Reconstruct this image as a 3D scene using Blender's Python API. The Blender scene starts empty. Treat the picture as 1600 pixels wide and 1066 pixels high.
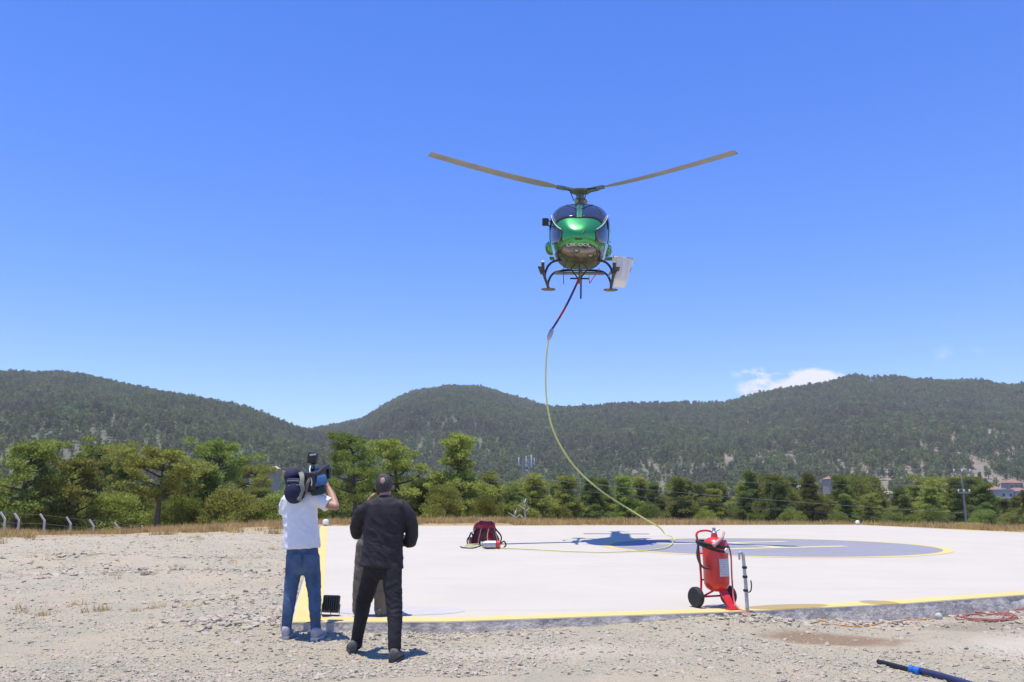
import bpy, bmesh, math, random
from mathutils import Vector, Matrix, noise as mnoise
R = math.radians
random.seed(7)
SC = bpy.context.scene
COL = SC.collection

# ------------------------------------------------------------------ camera
F = 1289.0; HV = 777.0; PITCH = math.atan((HV - 533) / F); CZ = 1.35
cam_d = bpy.data.cameras.new('camera'); cam = bpy.data.objects.new('camera', cam_d); COL.objects.link(cam)
cam_d.sensor_width = 36.0; cam_d.lens = F * 36 / 1600; cam_d.clip_start = 0.1; cam_d.clip_end = 20000
cam.location = (0, 0, CZ); cam.rotation_euler = (R(90) + PITCH, 0, 0)
SC.camera = cam

# ------------------------------------------------------------------ sky, sun, exposure
SUN_EL = 83.0; SHX, SHY = 0.93, 0.37           # shadows fall this way on the ground
w = bpy.data.worlds.new('World'); SC.world = w; w.use_nodes = True
nt = w.node_tree; nt.nodes.clear()
def N(t, typ, **k):
    n = t.nodes.new(typ)
    for a, v in k.items(): setattr(n, a, v)
    return n
wout = N(nt, 'ShaderNodeOutputWorld'); bg = N(nt, 'ShaderNodeBackground'); sky = N(nt, 'ShaderNodeTexSky')
sky.sky_type = 'NISHITA'; sky.sun_disc = False; sky.sun_elevation = R(SUN_EL)
sky.sun_rotation = math.atan2(-SHX, -SHY)
sky.altitude = 500; sky.air_density = 0.8; sky.dust_density = 0.0; sky.ozone_density = 4.0
bg.inputs['Strength'].default_value = 0.15
hs = N(nt, 'ShaderNodeHueSaturation'); hs.inputs['Saturation'].default_value = 1.44; hs.inputs['Value'].default_value = 1.42
hs.inputs['Hue'].default_value = 0.521
gm = N(nt, 'ShaderNodeGamma'); gm.inputs['Gamma'].default_value = 0.8; nt.links.new(sky.outputs[0], gm.inputs[0]); nt.links.new(gm.outputs[0], hs.inputs['Color']); nt.links.new(hs.outputs[0], bg.inputs['Color'])
# small cumulus low over the right-hand ridge
tc = N(nt, 'ShaderNodeTexCoord'); sep = N(nt, 'ShaderNodeSeparateXYZ'); nt.links.new(tc.outputs['Generated'], sep.inputs[0])
def M(t, op, a, b=None, c=None, clamp=False):
    n = N(t, 'ShaderNodeMath', operation=op); n.use_clamp = clamp
    for i, x in enumerate((a, b, c)):
        if x is None: continue
        if isinstance(x, (int, float)): n.inputs[i].default_value = x
        else: t.links.new(x, n.inputs[i])
    return n.outputs[0]
ax = M(nt, 'DIVIDE', sep.outputs['X'], M(nt, 'MAXIMUM', sep.outputs['Y'], 0.05))
az = M(nt, 'DIVIDE', sep.outputs['Z'], M(nt, 'MAXIMUM', sep.outputs['Y'], 0.05))
nz = N(nt, 'ShaderNodeTexNoise'); nz.inputs['Scale'].default_value = 34; nz.inputs['Detail'].default_value = 9; nz.inputs['Roughness'].default_value = 0.6
mp = N(nt, 'ShaderNodeMapping'); mp.inputs['Scale'].default_value = (1, 1, 1.7)
nt.links.new(tc.outputs['Generated'], mp.inputs[0]); nt.links.new(mp.outputs[0], nz.inputs['Vector'])
def ell(cx, cz, rx, rz):
    a = M(nt, 'DIVIDE', M(nt, 'SUBTRACT', ax, cx), rx); b = M(nt, 'DIVIDE', M(nt, 'SUBTRACT', az, cz), rz)
    return M(nt, 'SUBTRACT', 1.0, M(nt, 'SQRT', M(nt, 'ADD', M(nt, 'MULTIPLY', a, a), M(nt, 'MULTIPLY', b, b))))
e1 = ell(0.358, 0.129, 0.084, 0.027); e2 = ell(0.302, 0.150, 0.032, 0.008); e3 = ell(0.555, 0.170, 0.03, 0.008)
em = M(nt, 'MAXIMUM', e1, M(nt, 'MAXIMUM', M(nt, 'MULTIPLY', e2, 0.2), M(nt, 'MULTIPLY', e3, 0.05)))
cm = M(nt, 'MULTIPLY', M(nt, 'ADD', em, M(nt, 'MULTIPLY', M(nt, 'SUBTRACT', nz.outputs['Fac'], 0.50), 2.2)), 3.0, clamp=True)
cm = M(nt, 'MULTIPLY', cm, M(nt, 'MULTIPLY', M(nt, 'ADD', em, 0.05), 6.0, clamp=True))
cm = M(nt, 'MULTIPLY', cm, 0.93)
bgc = N(nt, 'ShaderNodeBackground'); bgc.inputs['Color'].default_value = (0.97, 0.96, 1.0, 1); bgc.inputs['Strength'].default_value = 0.66
mx = N(nt, 'ShaderNodeMixShader'); nt.links.new(cm, mx.inputs[0]); nt.links.new(bg.outputs[0], mx.inputs[1]); nt.links.new(bgc.outputs[0], mx.inputs[2])
nt.links.new(mx.outputs[0], wout.inputs[0])

sd = bpy.data.lights.new('sun', 'SUN'); sun = bpy.data.objects.new('sun', sd); COL.objects.link(sun)
sd.energy = 3.4; sd.angle = R(0.53); sd.color = (1.0, 0.93, 0.83)
hl = math.hypot(SHX, SHY); ce = math.cos(R(SUN_EL)); se = math.sin(R(SUN_EL))
sun.rotation_euler = Vector((SHX / hl * ce, SHY / hl * ce, -se)).to_track_quat('-Z', 'Y').to_euler()
sun.location = (-20, -8, 120)
vs = SC.view_settings; vs.view_transform = 'Standard'; vs.look = 'None'; vs.gamma = 1.0; vs.use_curve_mapping = False; vs.exposure = 0.75

# ------------------------------------------------------------------ measuring helpers (a photo pixel and its distance -> a point in the place)
CP, SP = math.cos(PITCH), math.sin(PITCH)
def at(u, v, Y):
    x = (u - 800) / F; y = (533 - v) / F
    t = Y / (CP - y * SP)
    return Vector((x * t, Y, CZ + (SP + y * CP) * t))
def onz(u, v, z=0.0):
    x = (u - 800) / F; y = (533 - v) / F
    t = (z - CZ) / (SP + y * CP)
    return Vector((x * t, (CP - y * SP) * t, z))
def proj(p):
    Y, Z = p[1], p[2] - CZ
    d = Y * CP + Z * SP; yy = -Y * SP + Z * CP
    return 800 + F * p[0] / d, 533 - F * yy / d

# ------------------------------------------------------------------ mesh helpers
def sstep(a, b, x):
    t = min(1, max(0, (x - a) / (b - a))); return t * t * (3 - 2 * t)
def interp(tab, x):
    if x <= tab[0][0]: return tab[0][1]
    for (a, b), (c, d) in zip(tab, tab[1:]):
        if x <= c:
            t = (x - a) / (c - a); return b + (d - b) * t
    return tab[-1][1]
def catmull(pts, k=6):
    P = [Vector(p) for p in pts]
    if len(P) < 3: return P
    out = []
    for i in range(len(P) - 1):
        p0 = P[i - 1] if i else P[0] * 2 - P[1]; p1, p2 = P[i], P[i + 1]; p3 = P[i + 2] if i + 2 < len(P) else p2 * 2 - p1
        for j in range(k):
            t = j / k
            out.append(0.5 * ((2 * p1) + (p2 - p0) * t + (2 * p0 - 5 * p1 + 4 * p2 - p3) * t * t + (3 * p1 - p0 - 3 * p2 + p3) * t ** 3))
    out.append(P[-1]); return out
def lerp_list(vals, k):
    out = []
    for i in range(len(vals) - 1):
        for j in range(k):
            t = j / k; t = t * t * (3 - 2 * t) * 0.5 + t * 0.5
            a, b = vals[i], vals[i + 1]
            out.append(tuple(x + (y - x) * t for x, y in zip(a, b)) if isinstance(a, tuple) else a + (b - a) * t)
    out.append(vals[-1]); return out

class MB:
    def __init__(s): s.v = []; s.f = []
    def add(s, vs, fs, M=None):
        b = len(s.v)
        s.v += [tuple(M @ Vector(p)) if M is not None else tuple(p) for p in vs]
        s.f += [tuple(i + b for i in f) for f in fs]; return s
    def box(s, c, d, M=None, taper=(1, 1), bev=0.0):
        cx, cy, cz = c; x, y, z = d[0] / 2, d[1] / 2, d[2] / 2
        if bev <= 0:
            tx, ty = taper
            vs = [(cx - x, cy - y, cz - z), (cx + x, cy - y, cz - z), (cx + x, cy + y, cz - z), (cx - x, cy + y, cz - z),
                  (cx - x * tx, cy - y * ty, cz + z), (cx + x * tx, cy - y * ty, cz + z), (cx + x * tx, cy + y * ty, cz + z), (cx - x * tx, cy + y * ty, cz + z)]
            return s.add(vs, [(3, 2, 1, 0), (4, 5, 6, 7), (0, 1, 5, 4), (1, 2, 6, 5), (2, 3, 7, 6), (3, 0, 4, 7)], M)
        bm = bmesh.new(); bmesh.ops.create_cube(bm, size=1)
        for v in bm.verts:
            tx, ty = taper if v.co.z > 0 else (1, 1)
            v.co = Vector((cx + v.co.x * d[0] * tx, cy + v.co.y * d[1] * ty, cz + v.co.z * d[2]))
        bmesh.ops.bevel(bm, geom=bm.edges[:], offset=bev, segments=2, profile=0.6, affect='EDGES')
        bm.verts.index_update()
        s.add([v.co[:] for v in bm.verts], [tuple(v.index for v in f.verts) for f in bm.faces], M); bm.free(); return s
    def tube(s, pts, r, n=8, M=None, side=None, round_ends=False, closed=False):
        P = [Vector(p) for p in pts]; m = len(P)
        rr = [r] * m if isinstance(r, (int, float)) else list(r)
        if isinstance(r, tuple): rr = [r] * m
        if round_ends and not closed:
            t0 = (P[0] - P[1]).normalized(); t1 = (P[-1] - P[-2]).normalized()
            def sc(q, k): return tuple(a * k for a in q) if isinstance(q, tuple) else q * k
            def mag(q): return min(q) if isinstance(q, tuple) else q
            a, b = rr[0], rr[-1]
            P = [P[0] + t0 * mag(a) * .9, P[0] + t0 * mag(a) * .6] + P + [P[-1] + t1 * mag(b) * .6, P[-1] + t1 * mag(b) * .9]
            rr = [sc(a, .42), sc(a, .8)] + rr + [sc(b, .8), sc(b, .42)]; m = len(P)
        vs, fs = [], []
        sd_ = Vector(side) if side is not None else None
        prev = None
        for i in range(m):
            if closed: t = (P[(i + 1) % m] - P[i - 1])
            else: t = P[min(i + 1, m - 1)] - P[max(i - 1, 0)]
            if t.length < 1e-9: t = Vector((0, 0, 1))
            t.normalize()
            ref = sd_ if sd_ is not None else (prev if prev is not None else (Vector((1, 0, 0)) if abs(t.x) < .8 else Vector((0, 0, 1))))
            x = ref - t * ref.dot(t)
            if x.length < 1e-4: x = Vector((0, 1, 0)) - t * t.y
            x.normalize(); prev = x; y = t.cross(x)
            a, b = rr[i] if isinstance(rr[i], tuple) else (rr[i], rr[i])
            for k in range(n):
                q = 2 * math.pi * k / n
                vs.append(P[i] + x * a * math.cos(q) + y * b * math.sin(q))
        for i in range(m if closed else m - 1):
            j = (i + 1) % m
            for k in range(n):
                k2 = (k + 1) % n
                fs.append((i * n + k, i * n + k2, j * n + k2, j * n + k))
        if not closed:
            fs.append(tuple(range(n - 1, -1, -1))); fs.append(tuple((m - 1) * n + k for k in range(n)))
        return s.add(vs, fs, M)
    def lathe(s, prof, n=20, M=None, closed_profile=False):
        vs, fs = [], []
        for r_, z in prof:
            for k in range(n):
                q = 2 * math.pi * k / n; vs.append((r_ * math.cos(q), r_ * math.sin(q), z))
        m = len(prof)
        for i in range(m if closed_profile else m - 1):
            j = (i + 1) % m
            for k in range(n):
                k2 = (k + 1) % n; fs.append((i * n + k, i * n + k2, j * n + k2, j * n + k))
        if not closed_profile:
            fs.append(tuple(range(n - 1, -1, -1))); fs.append(tuple((m - 1) * n + k for k in range(n)))
        return s.add(vs, fs, M)
    def ellipsoid(s, c, r, n=12, m=8, M=None):
        vs, fs = [], []
        for i in range(1, m):
            a = math.pi * i / m
            for k in range(n):
                q = 2 * math.pi * k / n
                vs.append((c[0] + r[0] * math.sin(a) * math.cos(q), c[1] + r[1] * math.sin(a) * math.sin(q), c[2] + r[2] * math.cos(a)))
        t, b = len(vs), len(vs) + 1
        vs += [(c[0], c[1], c[2] + r[2]), (c[0], c[1], c[2] - r[2])]
        for i in range(m - 2):
            for k in range(n):
                k2 = (k + 1) % n; fs.append((i * n + k, (i + 1) * n + k, (i + 1) * n + k2, i * n + k2))
        for k in range(n):
            k2 = (k + 1) % n; fs.append((t, k, k2)); fs.append((b, (m - 2) * n + k2, (m - 2) * n + k))
        return s.add(vs, fs, M)
    def mesh(s, name):
        me = bpy.data.meshes.new(name); me.from_pydata(s.v, [], s.f); me.update(); return me
    def build(s, name, mat, parent=None, smooth=40, fix=True):
        me = s.mesh(name)
        if fix:
            bm = bmesh.new(); bm.from_mesh(me); bmesh.ops.recalc_face_normals(bm, faces=bm.faces); bm.to_mesh(me); bm.free()
        return obj(name, me, mat, parent, smooth)
def obj(name, me, mat, parent=None, smooth=40):
    if mat is not None and not len(me.materials): me.materials.append(mat)
    if smooth:
        me.shade_smooth()
        if smooth < 180: me.set_sharp_from_angle(angle=R(smooth))
    o = bpy.data.objects.new(name, me); COL.objects.link(o)
    if parent is not None: o.parent = parent
    return o
def empty(name, loc=(0, 0, 0), rz=0.0):
    o = bpy.data.objects.new(name, None); COL.objects.link(o); o.location = loc; o.rotation_euler = (0, 0, rz); o.empty_display_size = 0.2; return o
def tag(o, label=None, cat=None, group=None, kind=None):
    for k, v in (('label', label), ('category', cat), ('group', group), ('kind', kind)):
        if v: o[k] = v
    return o
def copy_tree(o, parent=None):
    c = o.copy(); COL.objects.link(c); c.parent = parent
    for ch in o.children: copy_tree(ch, c)
    return c

# ------------------------------------------------------------------ material helpers
def mat_new(name):
    m = bpy.data.materials.new(name); m.use_nodes = True; t = m.node_tree
    return m, t, t.nodes['Principled BSDF'], t.nodes['Material Output']
def rgb(c, k=1.0): return (max(0, c[0] * k), max(0, c[1] * k), max(0, c[2] * k), 1)
def noise_n(t, co, scale, detail=4, rough=.55, dist=0.0):
    n = N(t, 'ShaderNodeTexNoise'); n.inputs['Scale'].default_value = scale; n.inputs['Detail'].default_value = detail
    n.inputs['Roughness'].default_value = rough; n.inputs['Distortion'].default_value = dist
    if co is not None: t.links.new(co, n.inputs['Vector'])
    return n.outputs['Fac']
def ramp(t, fac, stops):
    n = N(t, 'ShaderNodeValToRGB'); t.links.new(fac, n.inputs[0]); cr = n.color_ramp
    while len(cr.elements) < len(stops): cr.elements.new(0.5)
    for e, (p, c) in zip(cr.elements, stops):
        e.position = p; e.color = (c, c, c, 1) if isinstance(c, (int, float)) else (c[0], c[1], c[2], 1)
    return n.outputs[0]
def mix(t, fac, a, b, mode='MIX'):
    n = N(t, 'ShaderNodeMix', data_type='RGBA', blend_type=mode)
    for i, x in ((0, fac), (6, a), (7, b)):
        if isinstance(x, (int, float)): n.inputs[i].default_value = x
        elif isinstance(x, tuple): n.inputs[i].default_value = x if len(x) == 4 else (*x, 1)
        else: t.links.new(x, n.inputs[i])
    return n.outputs[2]
def bump_n(t, h, strength, dist=0.02):
    b = N(t, 'ShaderNodeBump'); b.inputs['Strength'].default_value = strength; b.inputs['Distance'].default_value = dist
    t.links.new(h, b.inputs['Height']); return b.outputs[0]
def pmat(name, col, rough=.6, metal=0.0, var=.18, scale=6, bump=0.0, bscale=60, coat=0.0, spec=.5, sheen=0.0, rvar=.1):
    m, t, p, o = mat_new(name)
    co = N(t, 'ShaderNodeTexCoord').outputs['Object']
    f = noise_n(t, co, scale, 6, .65)
    c = ramp(t, f, [(.3, tuple(x * (1 - var) for x in col)), (.7, tuple(min(1, x * (1 + var)) for x in col))])
    t.links.new(c, p.inputs['Base Color'])
    rr = M(t, 'ADD', M(t, 'MULTIPLY', noise_n(t, co, scale * 3, 4), rvar * 2), rough - rvar, clamp=True); t.links.new(rr, p.inputs['Roughness'])
    p.inputs['Metallic'].default_value = metal; p.inputs['Specular IOR Level'].default_value = spec
    p.inputs['Coat Weight'].default_value = coat; p.inputs['Coat Roughness'].default_value = .06
    p.inputs['Sheen Weight'].default_value = sheen
    if bump: t.links.new(bump_n(t, noise_n(t, co, bscale, 5), bump), p.inputs['Normal'])
    return m
MT = {}
MT['black_plastic'] = pmat('black plastic', (.018, .018, .02), .42)
MT['rubber'] = pmat('rubber', (.022, .022, .022), .75, bump=.1)
MT['dark_metal'] = pmat('dark metal', (.035, .04, .045), .45, .5)
MT['steel'] = pmat('galvanised steel', (.42, .42, .42), .42, .85, .25, 14)
MT['red_paint'] = pmat('red enamel', (.62, .022, .016), .34, 0, .22, 9, coat=.35)
MT['white_paint'] = pmat('white enamel', (.78, .78, .76), .45, 0, .06)
MT['white_plastic'] = pmat('white plastic', (.8, .8, .78), .5, 0, .05)

# ------------------------------------------------------------------ ground
PAD = [(-2.43, 9.44), (-.71, 9.47), (1.49, 10.0), (2.6, 10.27), (4.9, 10.99), (7.19, 12.02), (22.9, 18.9), (20.0, 33.0), (17.25, 42.2), (-9.16, 40.4)]
def fbm(x, y, s, seed=0.0, o=3):
    return mnoise.fractal(Vector((x * s + seed, y * s - seed, seed * .7)), 1.0, 2.1, o)
def seg_d(x, y, a, b):
    ax_, ay_ = a; bx, by = b; dx, dy = bx - ax_, by - ay_
    t = max(0, min(1, ((x - ax_) * dx + (y - ay_) * dy) / (dx * dx + dy * dy)))
    return math.hypot(x - ax_ - dx * t, y - ay_ - dy * t)
def inside_pad(x, y):
    c = False; n = len(PAD)
    for i in range(n):
        x1, y1 = PAD[i]; x2, y2 = PAD[i - 1]
        if (y1 > y) != (y2 > y) and x < (x2 - x1) * (y - y1) / (y2 - y1) + x1: c = not c
    return c
def gz(x, y):
    r = math.hypot(x, y)
    z = -0.105 - .095 * sstep(1.8, 4.2, x - .25 * (y - 9))
    if r < 90:
        z += .035 * fbm(x, y, .35, 3.1) + .018 * fbm(x, y, 1.6, 9.2, 3) + .007 * fbm(x, y, 7.0, 5.5, 2)
        g = lambda cx, cy, rx, ry, h: h * math.exp(-((x - cx) / rx) ** 2 - ((y - cy) / ry) ** 2)
        z += g(2.55, 10.0, .9, .30, .09) + g(2.95, 10.2, .35, .25, .05)
        z += g(-3.25, 9.75, .6, .4, .08) + g(-6.2, 15.5, 1.6, .9, .12) + g(-9.5, 19, 2.2, 1.2, .18) + g(-3.6, 12.3, .9, 1.2, .08)
        z += g(7.2, 11.0, 1.6, .5, .07) + g(4.2, 10.45, 1.2, .22, .04)
        z += .10 * sstep(28, 44, r) * (1 + .8 * fbm(x, y, .16, 1.7)) * (1 if x < 0 else .4)
    if r < 120: z -= .75 * sstep(9, 24, -x) * sstep(26, 50, y)
    z -= 3.2 * sstep(46.5, 72, r) + 10 * sstep(90, 330, r)
    if r > 400: z -= 0
    if inside_pad(x, y): z = min(z, -.12) - .1
    return z
def ground_mesh():
    azs = []
    a = -180.0
    while a < 180:
        azs.append(a); a += 0.17 if -42 <= a < 42 else 4.0
    rs = [0.4, 1, 2, 3.2, 4.2, 5, 5.6, 6.1, 6.5]
    while rs[-1] < 60: rs.append(rs[-1] * (1 + .0075 + .004 * sstep(20, 60, rs[-1])))
    while rs[-1] < 3900: rs.append(rs[-1] * 1.16)
    rs[-1] = 3900
    vs = [(0, 0, gz(0, 0))]; n = len(azs)
    for r in rs:
        for a in azs:
            x, y = r * math.sin(R(a)), r * math.cos(R(a))
            vs.append((x, y, gz(x, y)))
    fs = [(0, 1 + (k + 1) % n, 1 + k) for k in range(n)]
    for i in range(len(rs) - 1):
        b, c = 1 + i * n, 1 + (i + 1) * n
        for k in range(n):
            k2 = (k + 1) % n; fs.append((b + k, b + k2, c + k2, c + k))
    me = bpy.data.meshes.new('ground'); me.from_pydata(vs, [], fs); me.update(); me.flip_normals() if me.polygons[-1].normal.z < 0 else None
    return me
def ellipse_mask(t, co, cx, cy, rx, ry, ang=0.0, soft=.35, nscale=2.0, namp=.8):
    s = N(t, 'ShaderNodeSeparateXYZ'); t.links.new(co, s.inputs[0])
    dx = M(t, 'SUBTRACT', s.outputs['X'], cx); dy = M(t, 'SUBTRACT', s.outputs['Y'], cy)
    c, q = math.cos(ang), math.sin(ang)
    a = M(t, 'DIVIDE', M(t, 'ADD', M(t, 'MULTIPLY', dx, c), M(t, 'MULTIPLY', dy, q)), rx)
    b = M(t, 'DIVIDE', M(t, 'SUBTRACT', M(t, 'MULTIPLY', dy, c), M(t, 'MULTIPLY', dx, q)), ry)
    d = M(t, 'SUBTRACT', 1.0, M(t, 'SQRT', M(t, 'ADD', M(t, 'MULTIPLY', a, a), M(t, 'MULTIPLY', b, b))))
    d = M(t, 'ADD', d, M(t, 'MULTIPLY', M(t, 'SUBTRACT', noise_n(t, co, nscale, 5, .6), .5), namp))
    return M(t, 'DIVIDE', d, soft, clamp=True)
def ground_material():
    m, t, p, o = mat_new('gravel soil')
    co = N(t, 'ShaderNodeTexCoord').outputs['Object']
    big = noise_n(t, co, .22, 5, .6, .4); mid = noise_n(t, co, 1.1, 6, .7, .3); fine = noise_n(t, co, 22, 5, .7); gr = noise_n(t, co, 90, 3, .7)
    c = ramp(t, big, [(.3, (0.458, 0.426, 0.304)), (.45, (0.479, 0.413, 0.285)), (.56, (0.501, 0.420, 0.299)), (.7, (0.414, 0.404, 0.294))])
    c = mix(t, ramp(t, mid, [(.42, 0.0), (.66, .8)]), c, (0.364, 0.359, 0.261))
    c = mix(t, ramp(t, noise_n(t, co, .7, 5, .65, .5), [(.55, 0.0), (.75, .6)]), c, (0.544, 0.442, 0.313))
    c = mix(t, M(t, 'MULTIPLY', ramp(t, fine, [(.3, 1.0), (.47, 0.0)]), .55), c, (0.229, 0.203, 0.142))
    c = mix(t, M(t, 'MULTIPLY', ramp(t, gr, [(.54, 0.0), (.68, 1.0)]), .6), c, (0.653, 0.623, 0.474))
    # pale crushed stone on the right, damp red-brown earth by the kerb
    c = mix(t, M(t, 'MULTIPLY', ellipse_mask(t, co, 6.2, 9.0, 2.0, .9, .1, .6), .75), c, (0.653, 0.600, 0.484))
    c = mix(t, M(t, 'MULTIPLY', ellipse_mask(t, co, .2, 8.3, 1.6, .5, 0, .7), .5), c, (0.610, 0.545, 0.417))
    c = mix(t, M(t, 'MULTIPLY', ellipse_mask(t, co, 3.45, 9.42, .95, .42, .0, .4, 4), .8), c, (0.262, 0.169, 0.099))
    c = mix(t, M(t, 'MULTIPLY', ellipse_mask(t, co, 5.9, 10.4, 1.5, .3, .2, .5, 3), .55), c, (0.273, 0.218, 0.147))
    c = mix(t, M(t, 'MULTIPLY', ellipse_mask(t, co, -3.1, 9.95, .6, .35, 0, .5, 5), .45), c, (0.359, 0.218, 0.127))
    # straw and earth towards the tree line, dark needle litter past it
    sx = N(t, 'ShaderNodeVectorMath', operation='LENGTH'); t.links.new(co, sx.inputs[0]); rr = sx.outputs['Value']
    far = M(t, 'ADD', rr, M(t, 'MULTIPLY', M(t, 'SUBTRACT', noise_n(t, co, .25, 5), .5), 22))
    c = mix(t, M(t, 'MULTIPLY', M(t, 'DIVIDE', M(t, 'SUBTRACT', far, 34), 7, clamp=True), .9), c, ramp(t, mid, [(.35, (0.392, 0.273, 0.114)), (.6, (0.458, 0.328, 0.161))]))
    c = mix(t, M(t, 'DIVIDE', M(t, 'SUBTRACT', far, 58), 10, clamp=True), c, (0.130, 0.114, 0.056))
    t.links.new(c, p.inputs['Base Color']); p.inputs['Roughness'].default_value = .95; p.inputs['Specular IOR Level'].default_value = .15
    vo = N(t, 'ShaderNodeTexVoronoi'); vo.inputs['Scale'].default_value = 26; t.links.new(co, vo.inputs['Vector'])
    hgt = M(t, 'ADD', M(t, 'MULTIPLY', vo.outputs['Distance'], -.8), M(t, 'ADD', fine, M(t, 'MULTIPLY', gr, .5)))
    t.links.new(bump_n(t, hgt, .9, .03), p.inputs['Normal'])
    return m
MT['ground'] = ground_material()
tag(obj('ground', ground_mesh(), MT['ground'], smooth=180), kind='structure')

# ------------------------------------------------------------------ helipad
def pad_material(name, col, dirt=.9, wear=0.0, under=(.72, .7, .68)):
    m, t, p, o = mat_new(name)
    co = N(t, 'ShaderNodeTexCoord').outputs['Object']
    c = mix(t, ramp(t, noise_n(t, co, .45, 6, .65, .3), [(.35, 0.0), (.7, 1.0)]), tuple(x * .955 for x in col), tuple(min(.92, x * 1.03) for x in col))
    mpn = N(t, 'ShaderNodeMapping'); mpn.inputs['Scale'].default_value = (.5, 3.0, 1); mpn.inputs['Rotation'].default_value = (0, 0, -.2); t.links.new(co, mpn.inputs[0])
    st = ramp(t, noise_n(t, mpn.outputs[0], 1.4, 6, .7), [(.56, 0.0), (.8, 1.0)])
    c = mix(t, M(t, 'MULTIPLY', st, .22 * dirt), c, (.33, .30, .285))
    c = mix(t, M(t, 'MULTIPLY', ramp(t, noise_n(t, co, 9, 6, .75), [(.6, 0.0), (.78, 1.0)]), .3 * dirt), c, (.29, .26, .24))
    wv = N(t, 'ShaderNodeTexNoise'); mp2 = N(t, 'ShaderNodeMapping'); mp2.inputs['Scale'].default_value = (.16, 2.2, 1); mp2.inputs['Rotation'].default_value = (0, 0, .5); t.links.new(co, mp2.inputs[0]); t.links.new(mp2.outputs[0], wv.inputs['Vector']); wv.inputs['Scale'].default_value = 1.6; wv.inputs['Detail'].default_value = 5
    c = mix(t, M(t, 'MULTIPLY', ramp(t, wv.outputs['Fac'], [(.60, 0.0), (.70, 1.0)]), .16 * dirt), c, (.27, .25, .24))
    c = mix(t, M(t, 'MULTIPLY', ramp(t, noise_n(t, co, .9, 7, .75, 1.0), [(.58, 0.0), (.78, 1.0)]), .4 * dirt), c, (.45, .36, .30))
    if wear: c = mix(t, M(t, 'MULTIPLY', ramp(t, noise_n(t, co, 5, 8, .8), [(.5, 0.0), (.62, 1.0)]), wear), c, under)
    # two cast shadows at the near edge, painted into the colour
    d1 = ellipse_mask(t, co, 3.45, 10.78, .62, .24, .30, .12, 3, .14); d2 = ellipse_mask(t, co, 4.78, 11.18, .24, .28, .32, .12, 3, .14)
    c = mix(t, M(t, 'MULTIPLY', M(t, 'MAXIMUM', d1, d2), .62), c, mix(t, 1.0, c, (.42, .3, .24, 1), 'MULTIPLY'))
    t.links.new(c, p.inputs['Base Color']); p.inputs['Roughness'].default_value = .8; p.inputs['Specular IOR Level'].default_value = .25
    t.links.new(bump_n(t, noise_n(t, co, 40, 6, .7), .25, .008), p.inputs['Normal'])
    return m
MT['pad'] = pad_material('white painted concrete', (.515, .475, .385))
MT['yellow'] = pad_material('yellow road paint', (.62, .51, .17), .6, .38, (.52, .49, .45))
MT['blue_paint'] = pad_material('grey blue road paint', (.255, .255, .285), .5, .45, (.38, .36, .335))
MT['concrete'] = pmat('raw concrete', (.52, .47, .40), .9, 0, .4, 7, .8, 24, spec=.2)
def inset(poly, d):
    n = len(poly); out = []
    for i in range(n):
        p0, p1, p2 = Vector(poly[i - 1]), Vector(poly[i]), Vector(poly[(i + 1) % n])
        e1_, e2_ = (p1 - p0).normalized(), (p2 - p1).normalized()
        n1, n2 = Vector((-e1_.y, e1_.x)), Vector((-e2_.y, e2_.x))
        b = (n1 + n2).normalized(); out.append(tuple(p1 + b * d / max(.3, b.dot(n1))))
    return out
mb = MB(); n = len(PAD)
mb.v = [(x, y, 0) for x, y in PAD]; mb.f = [tuple(range(n))]
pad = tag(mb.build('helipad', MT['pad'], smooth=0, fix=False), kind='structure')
# raw edge of the slab: finely cut, chipped and stained
mb = MB(); top, mid_, bot = [], [], []
pts = []
for i in range(n):
    a, b = Vector(PAD[i]), Vector(PAD[(i + 1) % n]); L = (b - a).length
    k = max(1, int(L / (.06 if i < 6 else .8)))
    nr = Vector(((b - a).y, -(b - a).x)).normalized()
    for j in range(k):
        q = a.lerp(b, j / k); pts.append((q, nr))
for q, nr in pts:
    c1 = .012 * mnoise.noise(Vector((q.x * 6, q.y * 6, 1))) + .03 * max(0, mnoise.noise(Vector((q.x * 2.3, q.y * 2.3, 4))) - .25)
    c2 = .03 * mnoise.noise(Vector((q.x * 4, q.y * 4, 8)))
    top.append((q.x + nr.x * .003, q.y + nr.y * .003, -.001)); p1 = q + nr * (.005 - max(0, c1)); p2 = q + nr * (.05 + c2)
    mid_.append((p1.x, p1.y, -.035 - abs(c1))); bot.append((p2.x, p2.y, -.5))
K = len(top); mb.v = top + mid_ + [(x, y, -.16) for x, y, z in bot] + bot
for r_ in range(3):
    for k in range(K):
        k2 = (k + 1) % K; mb.f.append((r_ * K + k, (r_ + 1) * K + k, (r_ + 1) * K + k2, r_ * K + k2))
mb.build('slab_edge', MT['concrete'], pad, smooth=30, fix=False)
inn = inset(PAD, .34); mb = MB()
o0 = inset(PAD, .03)
mb.v = [(x, y, .004) for x, y in o0] + [(x, y, .004) for x, y in inn]
mb.f = [(k, (k + 1) % n, n + (k + 1) % n, n + k) for k in range(n)]
mb.build('border_line', MT['yellow'], pad, smooth=0, fix=False)
CC = (7.2, 23.9)
def disc(r0, r1, z, m_, name):
    mb = MB(); k_ = 96
    for rr_ in (r0, r1):
        mb.v += [(CC[0] + rr_ * math.cos(2 * math.pi * k / k_), CC[1] + rr_ * math.sin(2 * math.pi * k / k_), z) for k in range(k_)] if rr_ else []
    if r0: mb.f = [(k, k_ + k, k_ + (k + 1) % k_, (k + 1) % k_) for k in range(k_)]
    else: mb.f = [tuple(range(k_))]
    return mb.build(name, m_, pad, smooth=0, fix=False)
disc(0, 4.4, .004, MT['blue_paint'], 'landing_circle'); disc(4.4, 4.66, .0045, MT['yellow'], 'circle_line')
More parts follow.
